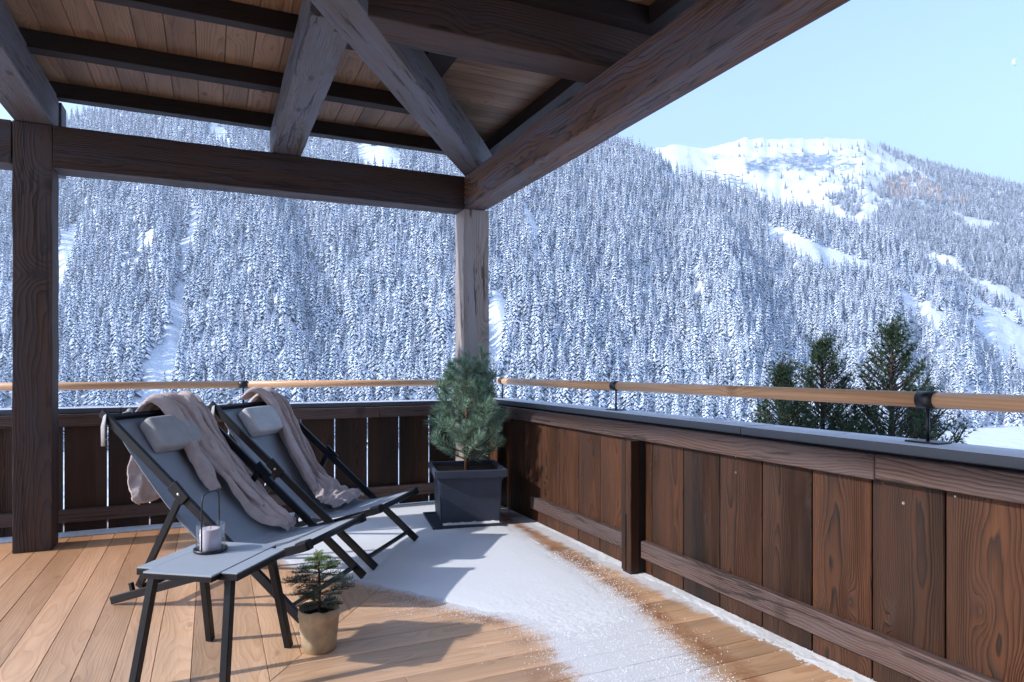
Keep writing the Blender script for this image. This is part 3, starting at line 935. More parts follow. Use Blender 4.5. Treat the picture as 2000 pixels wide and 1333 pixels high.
# right wall boards
yb = -.31
k = 0
while yb > -6.6:
    y1 = yb; y0 = yb-BW+.007
    box('board', (0, .026+random.uniform(-.002, .002)), (y0, y1), (-.02, .80), M['wall'], WR, 'z', .003)
    yb -= BW; k += 1
box('board', (0, .026), (-.303, -.006), (-.02, .80), M['wall'], WR, 'z', .003)
# outer skin of the right wall
for q in range(4):
    box('outer_board', (.17, .195), (-6.6, .02), (-.15+q*.26, .10+q*.26), M['joist'], WR, 'y', .003)
box('inner_lining', (.034, .045), (-6.6, 0), (-.1, .8), M['joist'], WR, 'y', .001)
xb = .0
while xb > -6.6:
    x1 = xb-.0; x0 = xb-.2815+.010
    box('board', (x0, x1), (0, .026+random.uniform(-.002, .002)), (.012, .80), M['wall'], WB, 'z', .003)
    xb -= .2815
# top rails
box('top_rail', (-.045, -.001), (-4.10, -.05), (.797, .893), M['rail'], WR, 'y', .004)
box('top_rail', (-.045, -.001), (-6.6, -4.103), (.800, .894), M['rail'], WR, 'y', .004)
box('top_rail', (-1.02, -.002), (-.045, -.001), (.797, .888), M['rail'], WB, 'x', .004)
box('top_rail', (-3.0, -1.023), (-.045, -.001), (.795, .887), M['rail'], WB, 'x', .004)
box('top_rail', (-6.6, -3.003), (-.045, -.001), (.796, .888), M['rail'], WB, 'x', .004)
# low rails
box('kick_rail', (-.045, -.001), (-2.44, -1.06), (.107, .203), M['rail'], WR, 'y', .004)
box('kick_rail', (-.045, -.001), (-4.6, -2.566), (.098, .200), M['rail'], WR, 'y', .004)
box('kick_rail', (-.045, -.001), (-6.6, -4.61), (.098, .200), M['rail'], WR, 'y', .004)
box('kick_rail', (-2.6, -.42), (-.045, -.001), (.089, .184), M['rail'], WB, 'x', .004)
box('kick_rail', (-6.6, -2.604), (-.045, -.001), (.089, .184), M['rail'], WB, 'x', .004)
# support post of the right wall: two thick boards with a slot
sp = box('support_post', (-.106, -.047), (-2.552, -2.505), (.012, .796), M['wall'], WR, 'z', .003)
box('support_post', (-.106, -.047), (-2.497, -2.452), (.012, .796), M['wall'], WR, 'z', .003)
box('support_post', (-.0465, -.001), (-2.55, -2.455), (.012, .796), M['joist'], WR, 'z', .003)
box('post_shoe', (-.10, -.02), (-2.545, -2.46), (0.0, .0115), M['black'], WR, 'y', .001)
box('post_spacer', (-.104, -.049), (-2.5045, -2.4975), (.35, .79), M['wall'], WR, 'z', 0)
# coping sheet
box('coping', (-.012, .215), (-3.351, .215), (.905, .945), M['coping'], WR, 'y', .004, 2)
box('coping', (-.014, .217), (-6.6, -3.356), (.904, .944), M['coping'], WR, 'y', .004, 2)
box('coping', (-3.0, -.0145), (-.012, .215), (.892, .930), M['coping'], WB, 'x', .004, 2)
box('coping', (-6.6, -3.004), (-.012, .215), (.892, .930), M['coping'], WB, 'x', .004, 2)
box('coping_bearer', (.03, .16), (-6.6, -.02), (.80, .904), M['joist'], WR, 'y', .002)
box('coping_bearer', (-6.6, -.02), (.03, .16), (.80, .891), M['joist'], WB, 'x', .002)
def screw(parent, p, nrm, r=.006, mat=None):
    b = bmesh.new(); n_ = Vector(nrm)
    cyl(b, Vector(p)-n_*.004, Vector(p)+n_*.0025, r, r*.7, 10)
    return mobj('screw', b, mat or M['steel'], parent)
import itertools
def Xp(u_, v_, x_):
    r_ = FW+RT*((u_-1000)/F)+Vector((0, 0, (719-v_)/F)); t_ = (x_-CAM.x)/r_.x; return CAM+r_*t_
def Yp(u_, v_, y_):
    r_ = FW+RT*((u_-1000)/F)+Vector((0, 0, (719-v_)/F)); t_ = (y_-CAM.y)/r_.y; return CAM+r_*t_
for (a, b_, r_) in ((1437, 893, .004), (1437, 923, .008), (1765, 943, .006), (1765, 983, .0085), (1866, 970, .0045)):
    screw(WR, Xp(a, b_, 0), (-1, 0, 0), r_)
for (a, b_, r_) in ((205, 839, .005), (206, 859, .006)):
    screw(WB, Yp(a, b_, 0), (0, -1, 0), r_)

# handrails
def rail_section(parent, p0, p1, r=.0305):
    p0, p1 = Vector(p0), Vector(p1); L = (p1-p0).length
    b = bmesh.new(); cyl(b, (-L/2, 0, 0), (L/2, 0, 0), r, r, 28)
    o = mobj('rail_section', b, M['hand'], parent, smooth=False, loc=(p0+p1)/2, rot=(0, 0, math.atan2((p1-p0).y, (p1-p0).x)))
    for f in o.data.polygons: f.use_smooth = len(f.vertices) == 4
    return o
def bracket(parent, p, axis, ztop, zbase):
    d = Vector((1, 0, 0)) if axis == 'x' else Vector((0, 1, 0))
    b = bmesh.new(); c = Vector((p[0], p[1], ztop))
    cyl(b, c-d*.033, c+d*.033, .0335, .0335, 28)
    o = mobj('sleeve', b, M['black'], parent)
    for f in o.data.polygons: f.use_smooth = len(f.vertices) == 4
    b = bmesh.new(); cyl(b, (p[0], p[1], zbase+.005), (p[0], p[1], ztop-.030), .0068, .0068, 12)
    o = mobj('stanchion', b, M['black'], parent, smooth=True)
    b = box_bm(.13 if axis == 'x' else .085, .085 if axis == 'x' else .13, .006, .001)
    mobj('base_plate', b, M['black'], parent, loc=(p[0], p[1], zbase+.0035))
HR = empty('handrail', (0, 0, 0), label='round wooden handrail on black stanchions above the right wall coping', cat='handrail')
HB = empty('handrail', (0, 0, 0), label='round wooden handrail above the back wall coping, behind the loungers', cat='handrail')
zr = 1.108
for a, b_ in ((-.04, -2.045), (-2.051, -4.20), (-4.206, -6.5)):
    rail_section(HR, (.12, a, zr-.006 if a > -1 else zr), (.12, b_, zr))
for yy in (-.12, -2.048, -4.203): bracket(HR, (.12, yy), 'y', zr, .945)
zb = 1.092
for a, b_ in ((.06, -2.128), (-2.134, -4.4), (-4.406, -6.5)):
    rail_section(HB, (a, .12, zb), (b_, .12, zb))
for xx in (-.02, -2.131, -4.403): bracket(HB, (xx, .12), 'x', zb, .930)

# ================================================================== TIMBER ROOF
RF = empty('timber_roof', (0, 0, 0), label='heavy old timber roof frame with dark joists and board ceiling over the deck', cat='roof')
def beam(name, x, y, z, axis, mat='beam', bev=.008, rough=.006, lab=None):
    o = box(name, x, y, z, M[mat], RF, axis, bev, 2, sub=14, rough=rough)
    if lab: o['label'] = lab
    return o
beam('post', (-.40, -.165), (-.48, -.26), (.0, 2.60), 'z', 'postpale', lab='pale grey corner post')
beam('post', (-3.574, -3.352), (-.50, -.28), (.0, 2.868), 'z', 'beam', lab='dark left post')
beam('tie_beam', (-3.35, -.402), (-.50, -.285), (2.582, 2.868), 'x')
beam('tie_beam', (-7.2, -3.578), (-.50, -.285), (2.582, 2.868), 'x')
beam('plate_beam', (-.400, -.197), (-7.4, -.30), (2.602, 2.868), 'y', 'plate')
beam('plate_beam', (-3.57, -3.352), (-7.4, -.30), (2.871, 3.125), 'y', 'beamlight')
beam('middle_beam', (-1.955, -1.740), (-2.66, -.27), (2.873, 3.096), 'y', 'beamlight')
beam('cross_beam', (-1.83, .1), (-2.765, -2.535), (2.871, 3.112), 'x')
# dragon beam (diagonal)
pA = Vector((-.35, -.545, 0)); dv = Vector((-1.42, -2.065, 0)).normalized()
Ld = 3.1; mid = pA+dv*(Ld/2-.25)
bm = box_bm(Ld, .205, .229, .009, 2, sub=12, rough=.006, rs=3)
off = Vector((dv.y, -dv.x, 0))*(-.035)
mobj('dragon_beam', bm, M['beamlight'], RF, loc=mid+off+Vector((0, 0, 2.985)), rot=(0, 0, math.atan2(dv.y, dv.x)))
# blocks on the tie beam under the eaves joist
beam('packing_block', (-3.56, -3.335), (-.285, -.12), (2.60, 3.098), 'z', 'beamlight', .004, .002)
# joists on the left part run parallel to the back wall
JT = 3.205
for j, (ya, yb_) in enumerate(((-.378, -.287), (-1.172, -1.07), (-1.978, -1.90-.0), (-2.86, -2.768), (-3.75, -3.65), (-4.65, -4.55), (-5.55, -5.45), (-6.5, -6.4))):
    xr_ = SL*ya if ya > -2.7 else .25
    if j == 0: xr_ = .25
    beam('joist', (-3.66, min(xr_-.02, .25) if 0 < j < 3 else .25), (ya, yb_), (3.1005, JT), 'x', 'joist', .004, .003)
# joists of the right part run parallel to the right wall
beam('joist', (-.20, .0), (-7.4, -.39), (3.100-.0, JT+.0), 'y', 'joist', .004, .003)
beam('joist', (-1.20, -1.02), (-2.52, -1.45), (3.1, JT), 'y', 'joist', .004, .003)
# ceiling boards
CZ = JT+.002
ceil = box('ceiling', (-3.62, .40), (-7.4, -.286), (CZ+.024, CZ+.06), M['joist'], RF, 'y', 0)
def cboard(pts2, axis):
    cx = sum(p[0] for p in pts2)/4; cy = sum(p[1] for p in pts2)/4
    b = bmesh.new(); rot = 0 if axis == 'x' else R(90); inv = Matrix.Rotation(-rot, 2)
    lo = [inv @ Vector((p[0]-cx, p[1]-cy)) for p in pts2]
    b0 = [b.verts.new((p.x, p.y, 0)) for p in lo]; t0 = [b.verts.new((p.x, p.y, .02)) for p in lo]
    b.faces.new(b0[::-1]); b.faces.new(t0)
    for i in range(4): b.faces.new((b0[i], b0[(i+1) % 4], t0[(i+1) % 4], t0[i]))
    bmesh.ops.recalc_face_normals(b, faces=b.faces)
    bmesh.ops.bevel(b, geom=[e for e in b.edges if all(v.co.z < .001 for v in e.verts)], offset=.003, segments=1, affect='EDGES')
    o = mobj('ceiling_board', b, M['ceil'], ceil, rot=(0, 0, rot))
    o.matrix_parent_inverse = ceil.matrix_world.inverted()
    o.location = (cx, cy, CZ+random.uniform(0, .001))
    return o
bpy.context.view_layer.update()
x = -.0
while x > -3.5:
    x0, x1 = x-.164+.003, x
    if x0/SL < -.45: cboard([(x0, -.289), (x0, max(x0/SL, -7.4)), (x1, max(min(x1/SL, -.30), -7.4)), (x1, -.289)], 'y')
    x -= .164
y = -.30
while y > -7.3:
    y0, y1 = y-.114+.003, y
    cboard([(max(SL*y1+.003, -3.6), y1), (max(SL*y0+.003, -3.6), y0), (.38, y0), (.38, y1)], 'x'); y -= .114
# stamp on the plate beam
cu = bpy.data.curves.new('stamp', 'FONT'); cu.body = 'I P II'; cu.size = .085; cu.extrude = .0004
to = bpy.data.objects.new('stamp', cu)
COL.objects.link(to)
dg = bpy.context.evaluated_depsgraph_get()
sm = bpy.data.meshes.new_from_object(to.evaluated_get(dg)); bpy.data.objects.remove(to)
t = NT('black stamp ink'); t.col((.01, .01, .012)); t.rough(.8); sm.materials.append(t.m)
so = link(bpy.data.objects.new('stamp', sm), RF)
so.location = (-.4055, -.66, 2.70); so.rotation_euler = (R(90), 0, R(-90))
# nails down the corner
for q in range(5): screw(RF, (-.4, -.515+.0, 2.64+q*.045), (-1, 0, 0), .004)

# unseen house wall behind the viewer, added to darken the beam faces
HW = empty('unseen_house_wall', (0, -7.55, 0)); HW['kind'] = 'structure'
for q in range(15): box('board', (-6.6, .2), (-7.60, -7.57), (-.1+q*.24, .135+q*.24), M['joist'], HW, 'x', .004)

# ================================================================== LOUNGERS
E1 = Vector((.8, -.6, 0)); E2 = Vector((.6, .8, 0))
LRZ = math.atan2(-.6, .8)
W_ = .71
PROF = [(-.03, .965), (.03, .885), (.1, .79), (.2, .665), (.3, .55), (.4, .445), (.5, .36), (.6, .305), (.7, .288), (.8, .298), (.9, .32), (1.0, .347), (1.09, .372)]
def zs(s): return float(np.interp(s, [a for a, b in PROF], [b for a, b in PROF]))
def zslope(s): return (zs(s+.02)-zs(s-.02))/.04
def lounger(origin, label):
    o = empty('deck_chair', origin, LRZ, label=label, cat='deck chair', group='black framed deck chairs side by side')
    def m(name, b, mat='alu', smooth=False): return mobj(name, b, M[mat], o, smooth)
    fw, fh = .022, .045
    for w in (fw/2, W_-fw/2):      # long frame
        b = bmesh.new(); bar(b, (-.035, w, 1.0), (1.105, w, -.0+.02), fw, fh, (0, 1, 0), .003); m('long_frame_rail', b)
    for w in (fw*1.6, W_-fw*1.6):   # seat frame, its ends stand on the deck at the back
        b = bmesh.new(); bar(b, (.0, w, .022), (1.12, w, .368), fw, fh-.004, (0, 1, 0), .003); m('seat_frame_rail', b)
    for w in (fw*1.65, W_-fw*1.65):   # prop
        b = bmesh.new(); bar(b, (.425, w, .60), (.165, w, .105), fw*.9, fh-.008, (0, 1, 0), .003); m('prop', b)
        b = bmesh.new()
        for q in range(3):
            s_ = .13+q*.06; bar(b, (s_, w, .036+s_*.309), (s_-.012, w, .082+s_*.309), fw*.9, .018, (0, 1, 0), .001)
        m('notch_block', b)
    for w in (0.0, W_):
        b = bmesh.new(); bar(b, (.395, w+(.004 if w else -.004), .645), (.475, w+(.004 if w else -.004), .565), .02, .062, (0, 1, 0), .003); m('pivot_plate', b)
        b = bmesh.new(); sgn = 1 if w else -1
        cyl(b, (.44, w+sgn*.0, .60), (.44, w+sgn*.018, .60), .009, .007, 12); m('pivot_bolt', b, 'steel', True)
    b = bmesh.new(); bar(b, (.175, fw*2, .10), (.175, W_-fw*2, .10), .02, .03, (1, 0, .3), .002); m('cross_bar', b)
    b = bmesh.new(); bar(b, (-.015, .012, .972), (-.015, W_-.012, .972), .022, .034, (1, 0, -.9), .003); m('cross_bar', b)
    b = bmesh.new(); bar(b, (1.045, fw, .075), (1.045, W_-fw, .075), .018, .040, (1, 0, -.8), .002); m('cross_bar', b)
    b = bmesh.new(); cyl(b, (1.105, .075, .366), (1.105, W_-.075, .366), .017, .017, 16); m('front_roller', b, 'alu', True)
    for w in (.055, W_-.055):
        b = bmesh.new(); bar(b, (1.06, w, .352), (1.125, w, .374), .05, .05, (0, 1, 0), .004); m('roller_bracket', b)
    # sling with a hem
    rows = 44; cols = 12; V = []
    ss = np.linspace(-.025, 1.10, rows)
    for s_ in ss:
        for c in range(cols+1):
            w = .048+(W_-.096)*c/cols
            sag = .012*math.sin(math.pi*c/cols)*math.sin(math.pi*min(1, max(0, (s_+.02)/1.1)))
            V.append((s_, w, zs(s_)-sag))
    idx = lambda i, j: i*(cols+1)+j
    b = bmesh.new(); vs = [b.verts.new(v) for v in V]
    for i in range(rows-1):
        for j in range(cols): b.faces.new((vs[idx(i, j)], vs[idx(i, j+1)], vs[idx(i+1, j+1)], vs[idx(i+1, j)]))
    so_ = m('sling', b, 'sling', True)
    md = so_.modifiers.new('thick', 'SOLIDIFY'); md.thickness = .003
    return o
O1 = Vector((-2.869, -1.885, 0)); O2 = Vector((-2.357, -1.200, 0))
lounger(O1, 'nearer black framed deck chair with grey sling, beside the side table')
lounger(O2, 'farther black framed deck chair with grey sling, next to the potted pine')
def L2W(O, s, w, z): return Vector((O.x+.8*s+.6*w, O.y-.6*s+.8*w, z))

# headrest pillows
def pillow(O, s0, w0, w1, label, mat, tilt=0.0):
    o = empty('headrest_pillow', L2W(O, s0, w0, 0), LRZ, label=label, cat='pillow', group='headrest pillows')
    b = bmesh.new(); L = w1-w0
    box_bm(.205, L, .088, .026, 4, bm=b)
    bmesh.ops.subdivide_edges(b, edges=[e for e in b.edges if e.calc_length() > .05], cuts=5, use_grid_fill=True)
    for v in b.verts:
        q = v.co
        bul = (1-(2*q.x/.205)**2)*(1-(2*q.y/L)**2)
        v.co = Vector((q.x*(1-.06*(2*q.y/L)**2), q.y, q.z*(1+.16*bul)))
        v.co += Vector((.003*mnoise.noise(q*11), 0, .005*mnoise.noise(q*16+Vector((s0, w0, 3)))))
    ob = mobj('cushion', b, M[mat], o, True)
    k = s0+.085; sl = math.atan(zslope(k))
    nrm = Vector((-math.sin(sl), 0, math.cos(sl)))
    ob.rotation_euler = (0, -sl, 0)
    ob.location = Vector((.085, L/2, zs(k)))+nrm*.050
    ob.modifiers.new('sub', 'SUBSURF').levels = 1; ob.modifiers['sub'].render_levels = 1
    # tie strap hanging over the left rail
    b = bmesh.new()
    tube(b, [(.0, .0, .995), (.004, -.06, .985), (.010, -w0+.06, .975), (.014, -w0-.002, .985), (.022, -w0-.020, .93), (.026, -w0-.024, .83)], [.012, .009, .012, .014, .015, .013], 6, .18, (0, 1, .3))
    mobj('tie_strap', b, M['tie'], o, True)
    b = bmesh.new(); bmesh.ops.create_icosphere(b, subdivisions=2, radius=.016)
    mobj('knot', b, M['tie'], o, True, loc=(-.002, -.008, .995))
    return o
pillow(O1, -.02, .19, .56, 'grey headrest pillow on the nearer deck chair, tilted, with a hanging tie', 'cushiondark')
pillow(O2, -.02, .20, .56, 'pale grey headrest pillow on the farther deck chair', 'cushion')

# robes ---------------------------------------------------------------------
def catmull(P, t):
    n_ = len(P)-1; f = min(max(t, 0), .99999)*n_; i = int(f); f -= i
    p0 = P[max(i-1, 0)]; p1 = P[i]; p2 = P[i+1]; p3 = P[min(i+2, n_)]
    return .5*((2*p1)+(p2-p0)*f+(2*p0-5*p1+4*p2-p3)*f*f+(3*p1-p0-3*p2+p3)*f*f*f)
def drape(name, O, rows, parent, nfold=4, amp=.02, arch=.03, seed=0, nr=90, nc=46, thick=.010):
    """rows: (s, wl, wr, z, arch) along the cloth; folds run lengthwise"""
    A = [np.array(r_, float) for r_ in rows]
    rd = random.Random(seed); ph = [rd.uniform(0, 6.28) for _ in range(8)]
    b = bmesh.new(); G = []
    cen = [catmull(A, i/(nr-1)) for i in range(nr)]
    for i in range(nr):
        s_, wl, wr, z, ar = cen[i]
        a_ = cen[max(i-1, 0)]; c_ = cen[min(i+1, nr-1)]
        tx, tz = c_[0]-a_[0], c_[3]-a_[3]; L = math.hypot(tx, tz)+1e-6
        nx, nz = -tz/L, tx/L
        if nz < -.2 and tx < 0: nx, nz = -nx, -nz
        row = []
        tt = i/(nr-1)
        for j in range(nc):
            q = j/(nc-1)
            edge = math.sin(math.pi*q)**.45 if 0 < q < 1 else 0
            y_ = q*nfold
            f1 = math.sin(2*math.pi*y_+ph[0]+1.6*math.sin(3.1*tt*2+ph[1]))
            f1 = 1-2*abs(math.sin(math.pi*y_+ph[0]*.5+.8*math.sin(3.1*tt*2+ph[1])))**.8
            f2 = math.sin(2*math.pi*y_*1.9+ph[2]+2.2*math.sin(4.2*tt+ph[3]))
            nn = mnoise.noise(Vector((tt*7+seed, q*5, seed*3.1)))+.5*mnoise.noise(Vector((tt*16, q*11, seed)))
            h = ar*edge+(amp*f1+amp*.45*f2)*(.35+.65*edge)+amp*.9*nn
            wv = wl+(wr-wl)*q+.012*f2*(1-abs(2*q-1))+.02*mnoise.noise(Vector((tt*9, seed*2., q*2)))
            ds = .012*mnoise.noise(Vector((q*6, tt*5, seed+4.)))
            row.append(b.verts.new((s_+nx*h+ds*(tx/L), wv, z+nz*h+ds*(tz/L))))
        G.append(row)
    for i in range(nr-1):
        for j in range(nc-1): b.faces.new((G[i][j], G[i][j+1], G[i+1][j+1], G[i+1][j]))
    bmesh.ops.recalc_face_normals(b, faces=b.faces)
    o = mobj(name, b, M['fleece'], parent, True)
    md = o.modifiers.new('thick', 'SOLIDIFY'); md.thickness = thick; md.offset = 0
    md = o.modifiers.new('sub', 'SUBSURF'); md.levels = 1; md.render_levels = 1
    return o
def on(s, d=.015): return zs(s)+d
RB1 = empty('bathrobe', O1, LRZ, label='dusty pink fleece bathrobe thrown over the nearer deck chair', cat='bathrobe', group='dusty pink bathrobes')
drape('body', O1, [(.02, .30, .62, .58, .01), (-.02, .27, .66, .72, .02), (-.045, .22, .68, .88, .03), (-.05, .24, .70, .985, .035), (-.01, .33, .70, 1.035, .04), (.05, .42, .70, .965, .05), (.15, .44, .72, .80, .05), (.27, .46, .73, .65, .045), (.38, .48, .72, .525, .045), (.48, .49, .69, .43, .045), (.58, .49, .66, .365, .05), (.66, .50, .64, .335, .045), (.71, .53, .63, .325, .02)], RB1, 5, .027, .03, 2, 110, 64)
drape('sleeve', O1, [(-.07, .26, .40, .96, .02), (-.02, .31, .44, 1.045, .03), (.05, .36, .48, .965, .04), (.14, .37, .47, .81, .05), (.22, .36, .46, .70, .045), (.30, .35, .45, .60, .04), (.345, .36, .44, .545, .015)], RB1, 1, .010, .03, 5, 60, 26)
drape('collar', O1, [(-.03, .50, .60, 1.05, .02), (.03, .52, .62, 1.02, .035), (.12, .50, .58, .885, .035), (.24, .505, .565, .74, .03), (.36, .51, .56, .60, .03), (.47, .52, .565, .50, .025), (.55, .53, .56, .44, .01)], RB1, 1, .006, .02, 8, 50, 18)
# corner of the robe hanging behind the sling
drape('hem', O1, [(.03, .16, .34, .80, .01), (.075, .06, .34, .70, .012), (.125, .02, .30, .62, .014), (.165, -.0, .22, .555, .014), (.175, .02, .10, .535, .006)], RB1, 2, .012, .02, 11, 34, 26)
RB2 = empty('bathrobe', O2, LRZ, label='dusty pink fleece bathrobe hanging over the farther deck chair down to its seat', cat='bathrobe', group='dusty pink bathrobes')
drape('body', O2, [(.0, .42, .70, .62, .01), (-.04, .40, .70, .80, .02), (-.045, .44, .69, .96, .03), (-.01, .50, .70, 1.03, .04), (.05, .50, .71, .97, .045), (.14, .49, .70, .82, .045), (.25, .44, .66, .68, .04), (.35, .40, .62, .56, .04), (.44, .36, .60, .46, .045), (.52, .33, .58, .39, .05), (.60, .30, .57, .345, .045), (.66, .30, .56, .325, .02)], RB2, 4, .025, .03, 21, 110, 56)
drape('collar', O2, [(-.07, .34, .46, 1.0, .02), (-.02, .42, .54, 1.06, .03), (.05, .50, .57, 1.0, .035), (.14, .50, .56, .86, .035), (.26, .42, .49, .72, .03), (.38, .36, .43, .58, .03), (.47, .31, .38, .48, .03), (.54, .28, .35, .41, .01)], RB2, 1, .006, .02, 24, 60, 18)
drape('hem', O2, [(.50, .32, .60, .42, .02), (.57, .25, .62, .385, .035), (.62, .22, .64, .36, .03), (.655, .22, .66, .345, .035), (.70, .24, .66, .335, .035), (.73, .28, .64, .325, .008)], RB2, 3, .018, .03, 27, 40, 46)

# ================================================================== SIDE TABLE
TA = Vector((-2.642, -2.90, 0)); T1 = Vector((.82, -.572, 0)); T2 = Vector((.572, .82, 0)); TZ = .45
TB = empty('side_table', TA, math.atan2(-.572, .82), label='low dark grey side table with splayed black legs and a candle lantern on it', cat='side table')
def topmat():
    t = NT('grey table fabric panel'); n = t.noise(t.obj(), 8, 3)
    t.col(t.mix(n, (.33, .365, .42), (.39, .425, .48))); t.rough(.55); t.bump(t.noise(t.obj(), 700, 2), .15, .0006); return t.m
M['ttop'] = topmat()
b = box_bm(.437-.0, .35, .026, .0025, c=(.2175, .175, TZ-.0145)); mobj('frame', b, M['alu'], TB)
b = box_bm(.29, .455, .006, .001, c=(.2175, .175, TZ+.0022)); mobj('panel', b, M['ttop'], TB)
b = box_bm(.29, .453, .020, .002, c=(.2175, .175, TZ-.0112)); mobj('panel_edge', b, M['alu'], TB)
for s_ in (.035, .40):
    b = box_bm(.066, .349, .0045, .001, c=(s_, .175, TZ+.001)); mobj('panel', b, M['ttop'], TB)
for s_, f_ in ((.055, .028), (.385, .412)):
    for w, fw_ in ((.03, -.050), (.32, .420)):
        b = bmesh.new(); bar(b, (s_, w, TZ-.027), (f_, fw_, .004), .030, .030, (1, 0, 0), .002)
        mobj('leg', b, M['alu'], TB)
b = bmesh.new(); bar(b, (.05, .06, TZ-.035), (.05, .30, TZ-.035), .02, .02, (1, 0, 0), .001); mobj('under_bar', b, M['alu'], TB)
b = bmesh.new(); bar(b, (.385, .06, TZ-.035), (.385, .30, TZ-.035), .02, .02, (1, 0, 0), .001); mobj('under_bar', b, M['alu'], TB)

# lantern
LZ = TZ+.0055
LC = Vector((-2.378, -2.775, LZ))
LN = empty('candle_lantern', LC, R(-20), label='black wire lantern with a clear glass cylinder on the side table', cat='lantern')
b = bmesh.new(); lathe(b, [(0, 0), (.062, 0), (.067, .003), (.067, .015), (.064, .015), (.063, .006), (0, .006)], 40); mobj('tray', b, M['black'], LN, True)
b = bmesh.new(); lathe(b, [(.0575, .0065), (.0575, .115), (.0555, .115), (.0555, .0068)], 40); mobj('glass', b, M['glass'], LN, True)
b = bmesh.new()
hp = [(-.064, 0, .004), (-.064, 0, .12), (-.062, 0, .215), (-.055, 0, .238), (-.040, 0, .248), (0, 0, .252), (.040, 0, .248), (.055, 0, .238), (.062, 0, .215), (.064, 0, .12), (.064, 0, .004)]
tube(b, hp, .0032, 8, 1, (0, 1, 0)); mobj('handle', b, M['black'], LN, True, rot=(0, 0, R(78)))
CD = bmesh.new(); lathe(CD, [(0, 0), (.040, 0), (.042, .003), (.042, .085), (.038, .090), (.025, .087), (0, .086)], 36)
CN = empty('candle', LC+Vector((0, 0, .0068)), 0, label='thick pale lilac candle inside the glass lantern', cat='candle')
mobj('wax', CD, M['candle'], CN, True)
b = bmesh.new(); tube(b, [(0, 0, .084), (.001, 0, .095), (.003, 0, .102)], .0012, 6, 1, (0, 1, 0)); mobj('wick', b, M['wick'], CN, True)

# ================================================================== PLANTS
def needle_tuft(V, Fc, c, d, n, L, w, spread, rd):
    """n thin needles leaving point c round direction d"""
    d = d.normalized(); a = d.orthogonal().normalized(); b = d.cross(a)
    for i in range(n):
        t_ = rd.uniform(0, 6.283); s_ = spread*rd.uniform(.5, 1.15)
        v = (d*math.cos(s_)+(a*math.cos(t_)+b*math.sin(t_))*math.sin(s_)).normalized()
        l = L*rd.uniform(.75, 1.15)
        sd_ = v.cross(Vector((rd.uniform(-1, 1), rd.uniform(-1, 1), rd.uniform(-1, 1)))).normalized()*w
        k_ = len(V)
        V += [tuple(c-sd_), tuple(c+sd_), tuple(c+v*l*.6+sd_*.8-Vector((0, 0, .0))), tuple(c+v*l)]
        Fc += [(k_, k_+1, k_+2), (k_, k_+2, k_+3)]
def pine(name, H, Rm, nb, mats, seed, L, w, dens, label, cat, loc, parent_name=None, base=.12, tuftn=9, droop=.35, parent=None, conic=.75, upturn=.6):
    rd = random.Random(seed)
    V = []; Fc = []; wood_bm = bmesh.new()
    cyl(wood_bm, (0, 0, -.02), (0, 0, H*.55), H*.016+.004, H*.011, 8)
    cyl(wood_bm, (0, 0, H*.55), (0, 0, H*.97), H*.011, .003, 8)
    ends = []
    def shoot(p, d, l, r_):
        n_ = max(3, int(l/ (L*.16*dens)))
        pts_ = []
        cur = Vector(p); dd = Vector(d).normalized()
        for i in range(n_):
            pts_.append(cur.copy())
            cur = cur+dd*(l/n_); dd = (dd+Vector((rd.uniform(-.08, .08), rd.uniform(-.08, .08), .10*upturn))).normalized()
            if i > n_*.15: needle_tuft(V, Fc, cur, dd, tuftn, L, w, 1.0, rd)
        needle_tuft(V, Fc, cur, dd, tuftn*2, L, w, .7, rd)
        pts_.append(cur.copy())
        tube(wood_bm, pts_, [r_*(1-.7*i/n_) for i in range(len(pts_))], 5, 1)
        return pts_
    shoot((0, 0, H*.8), (0, 0, 1), H*.17, .004)
    for i in range(nb):
        f = (i+.5)/nb
        z = H*(base+(.86-base)*f)
        a = i*2.39996+rd.uniform(-.3, .3)
        l = Rm*(1-f)**conic*rd.uniform(.75, 1.15)+Rm*.12
        d = Vector((math.cos(a), math.sin(a), droop+.6*f*f))
        pp = shoot((0, 0, z), d, l, .004+.004*(1-f))
        # side shoots
        for q in range(2 if l > Rm*.4 else 1):
            k_ = pp[int(len(pp)*rd.uniform(.35, .75))]
            sd = Vector((math.cos(a+rd.choice((-1, 1))*rd.uniform(.5, 1.)), math.sin(a+rd.choice((-1, 1))*rd.uniform(.5, 1.)), rd.uniform(.1, .7)))
            shoot(k_, sd, l*rd.uniform(.35, .6), .003)
    root = parent or empty(name, loc, 0, label=label, cat=cat)
    me = bpy.data.meshes.new('crown'); me.from_pydata(V, [], Fc); me.materials.append(mats[0])
    if len(mats) > 2:
        me.materials.append(mats[2])
    co = link(bpy.data.objects.new('crown', me), root)
    to_ = mobj('trunk', wood_bm, mats[1], root, True)
    if parent is not None:
        co.location = loc; to_.location = loc
    return root, co, to_

# big square planter in the corner
PL = empty('potted_pine', (-.492, -.800, 0), R(-12), label='bushy blue green pine in a square charcoal planter in the deck corner', cat='potted plant')
def frustum(bm, x, y, z0, z1, fx):
    a = [bm.verts.new((sx*x, sy*y, z0)) for sx, sy in ((-1, -1), (1, -1), (1, 1), (-1, 1))]
    c = [bm.verts.new((sx*x*fx, sy*y*fx, z1)) for sx, sy in ((-1, -1), (1, -1), (1, 1), (-1, 1))]
    for i in range(4): bm.faces.new((a[i], a[(i+1) % 4], c[(i+1) % 4], c[i]))
    return a, c
b = bmesh.new()
rings = []
for hx, z in ((.192, .03), (.205, .375), (.206, .376), (.228, .380), (.233, .385), (.236, .438), (.232, .442), (.218, .442), (.214, .438), (.212, .36)):
    rings.append([b.verts.new((sx*hx, sy*hx, z)) for sx, sy in ((-1, -1), (1, -1), (1, 1), (-1, 1))])
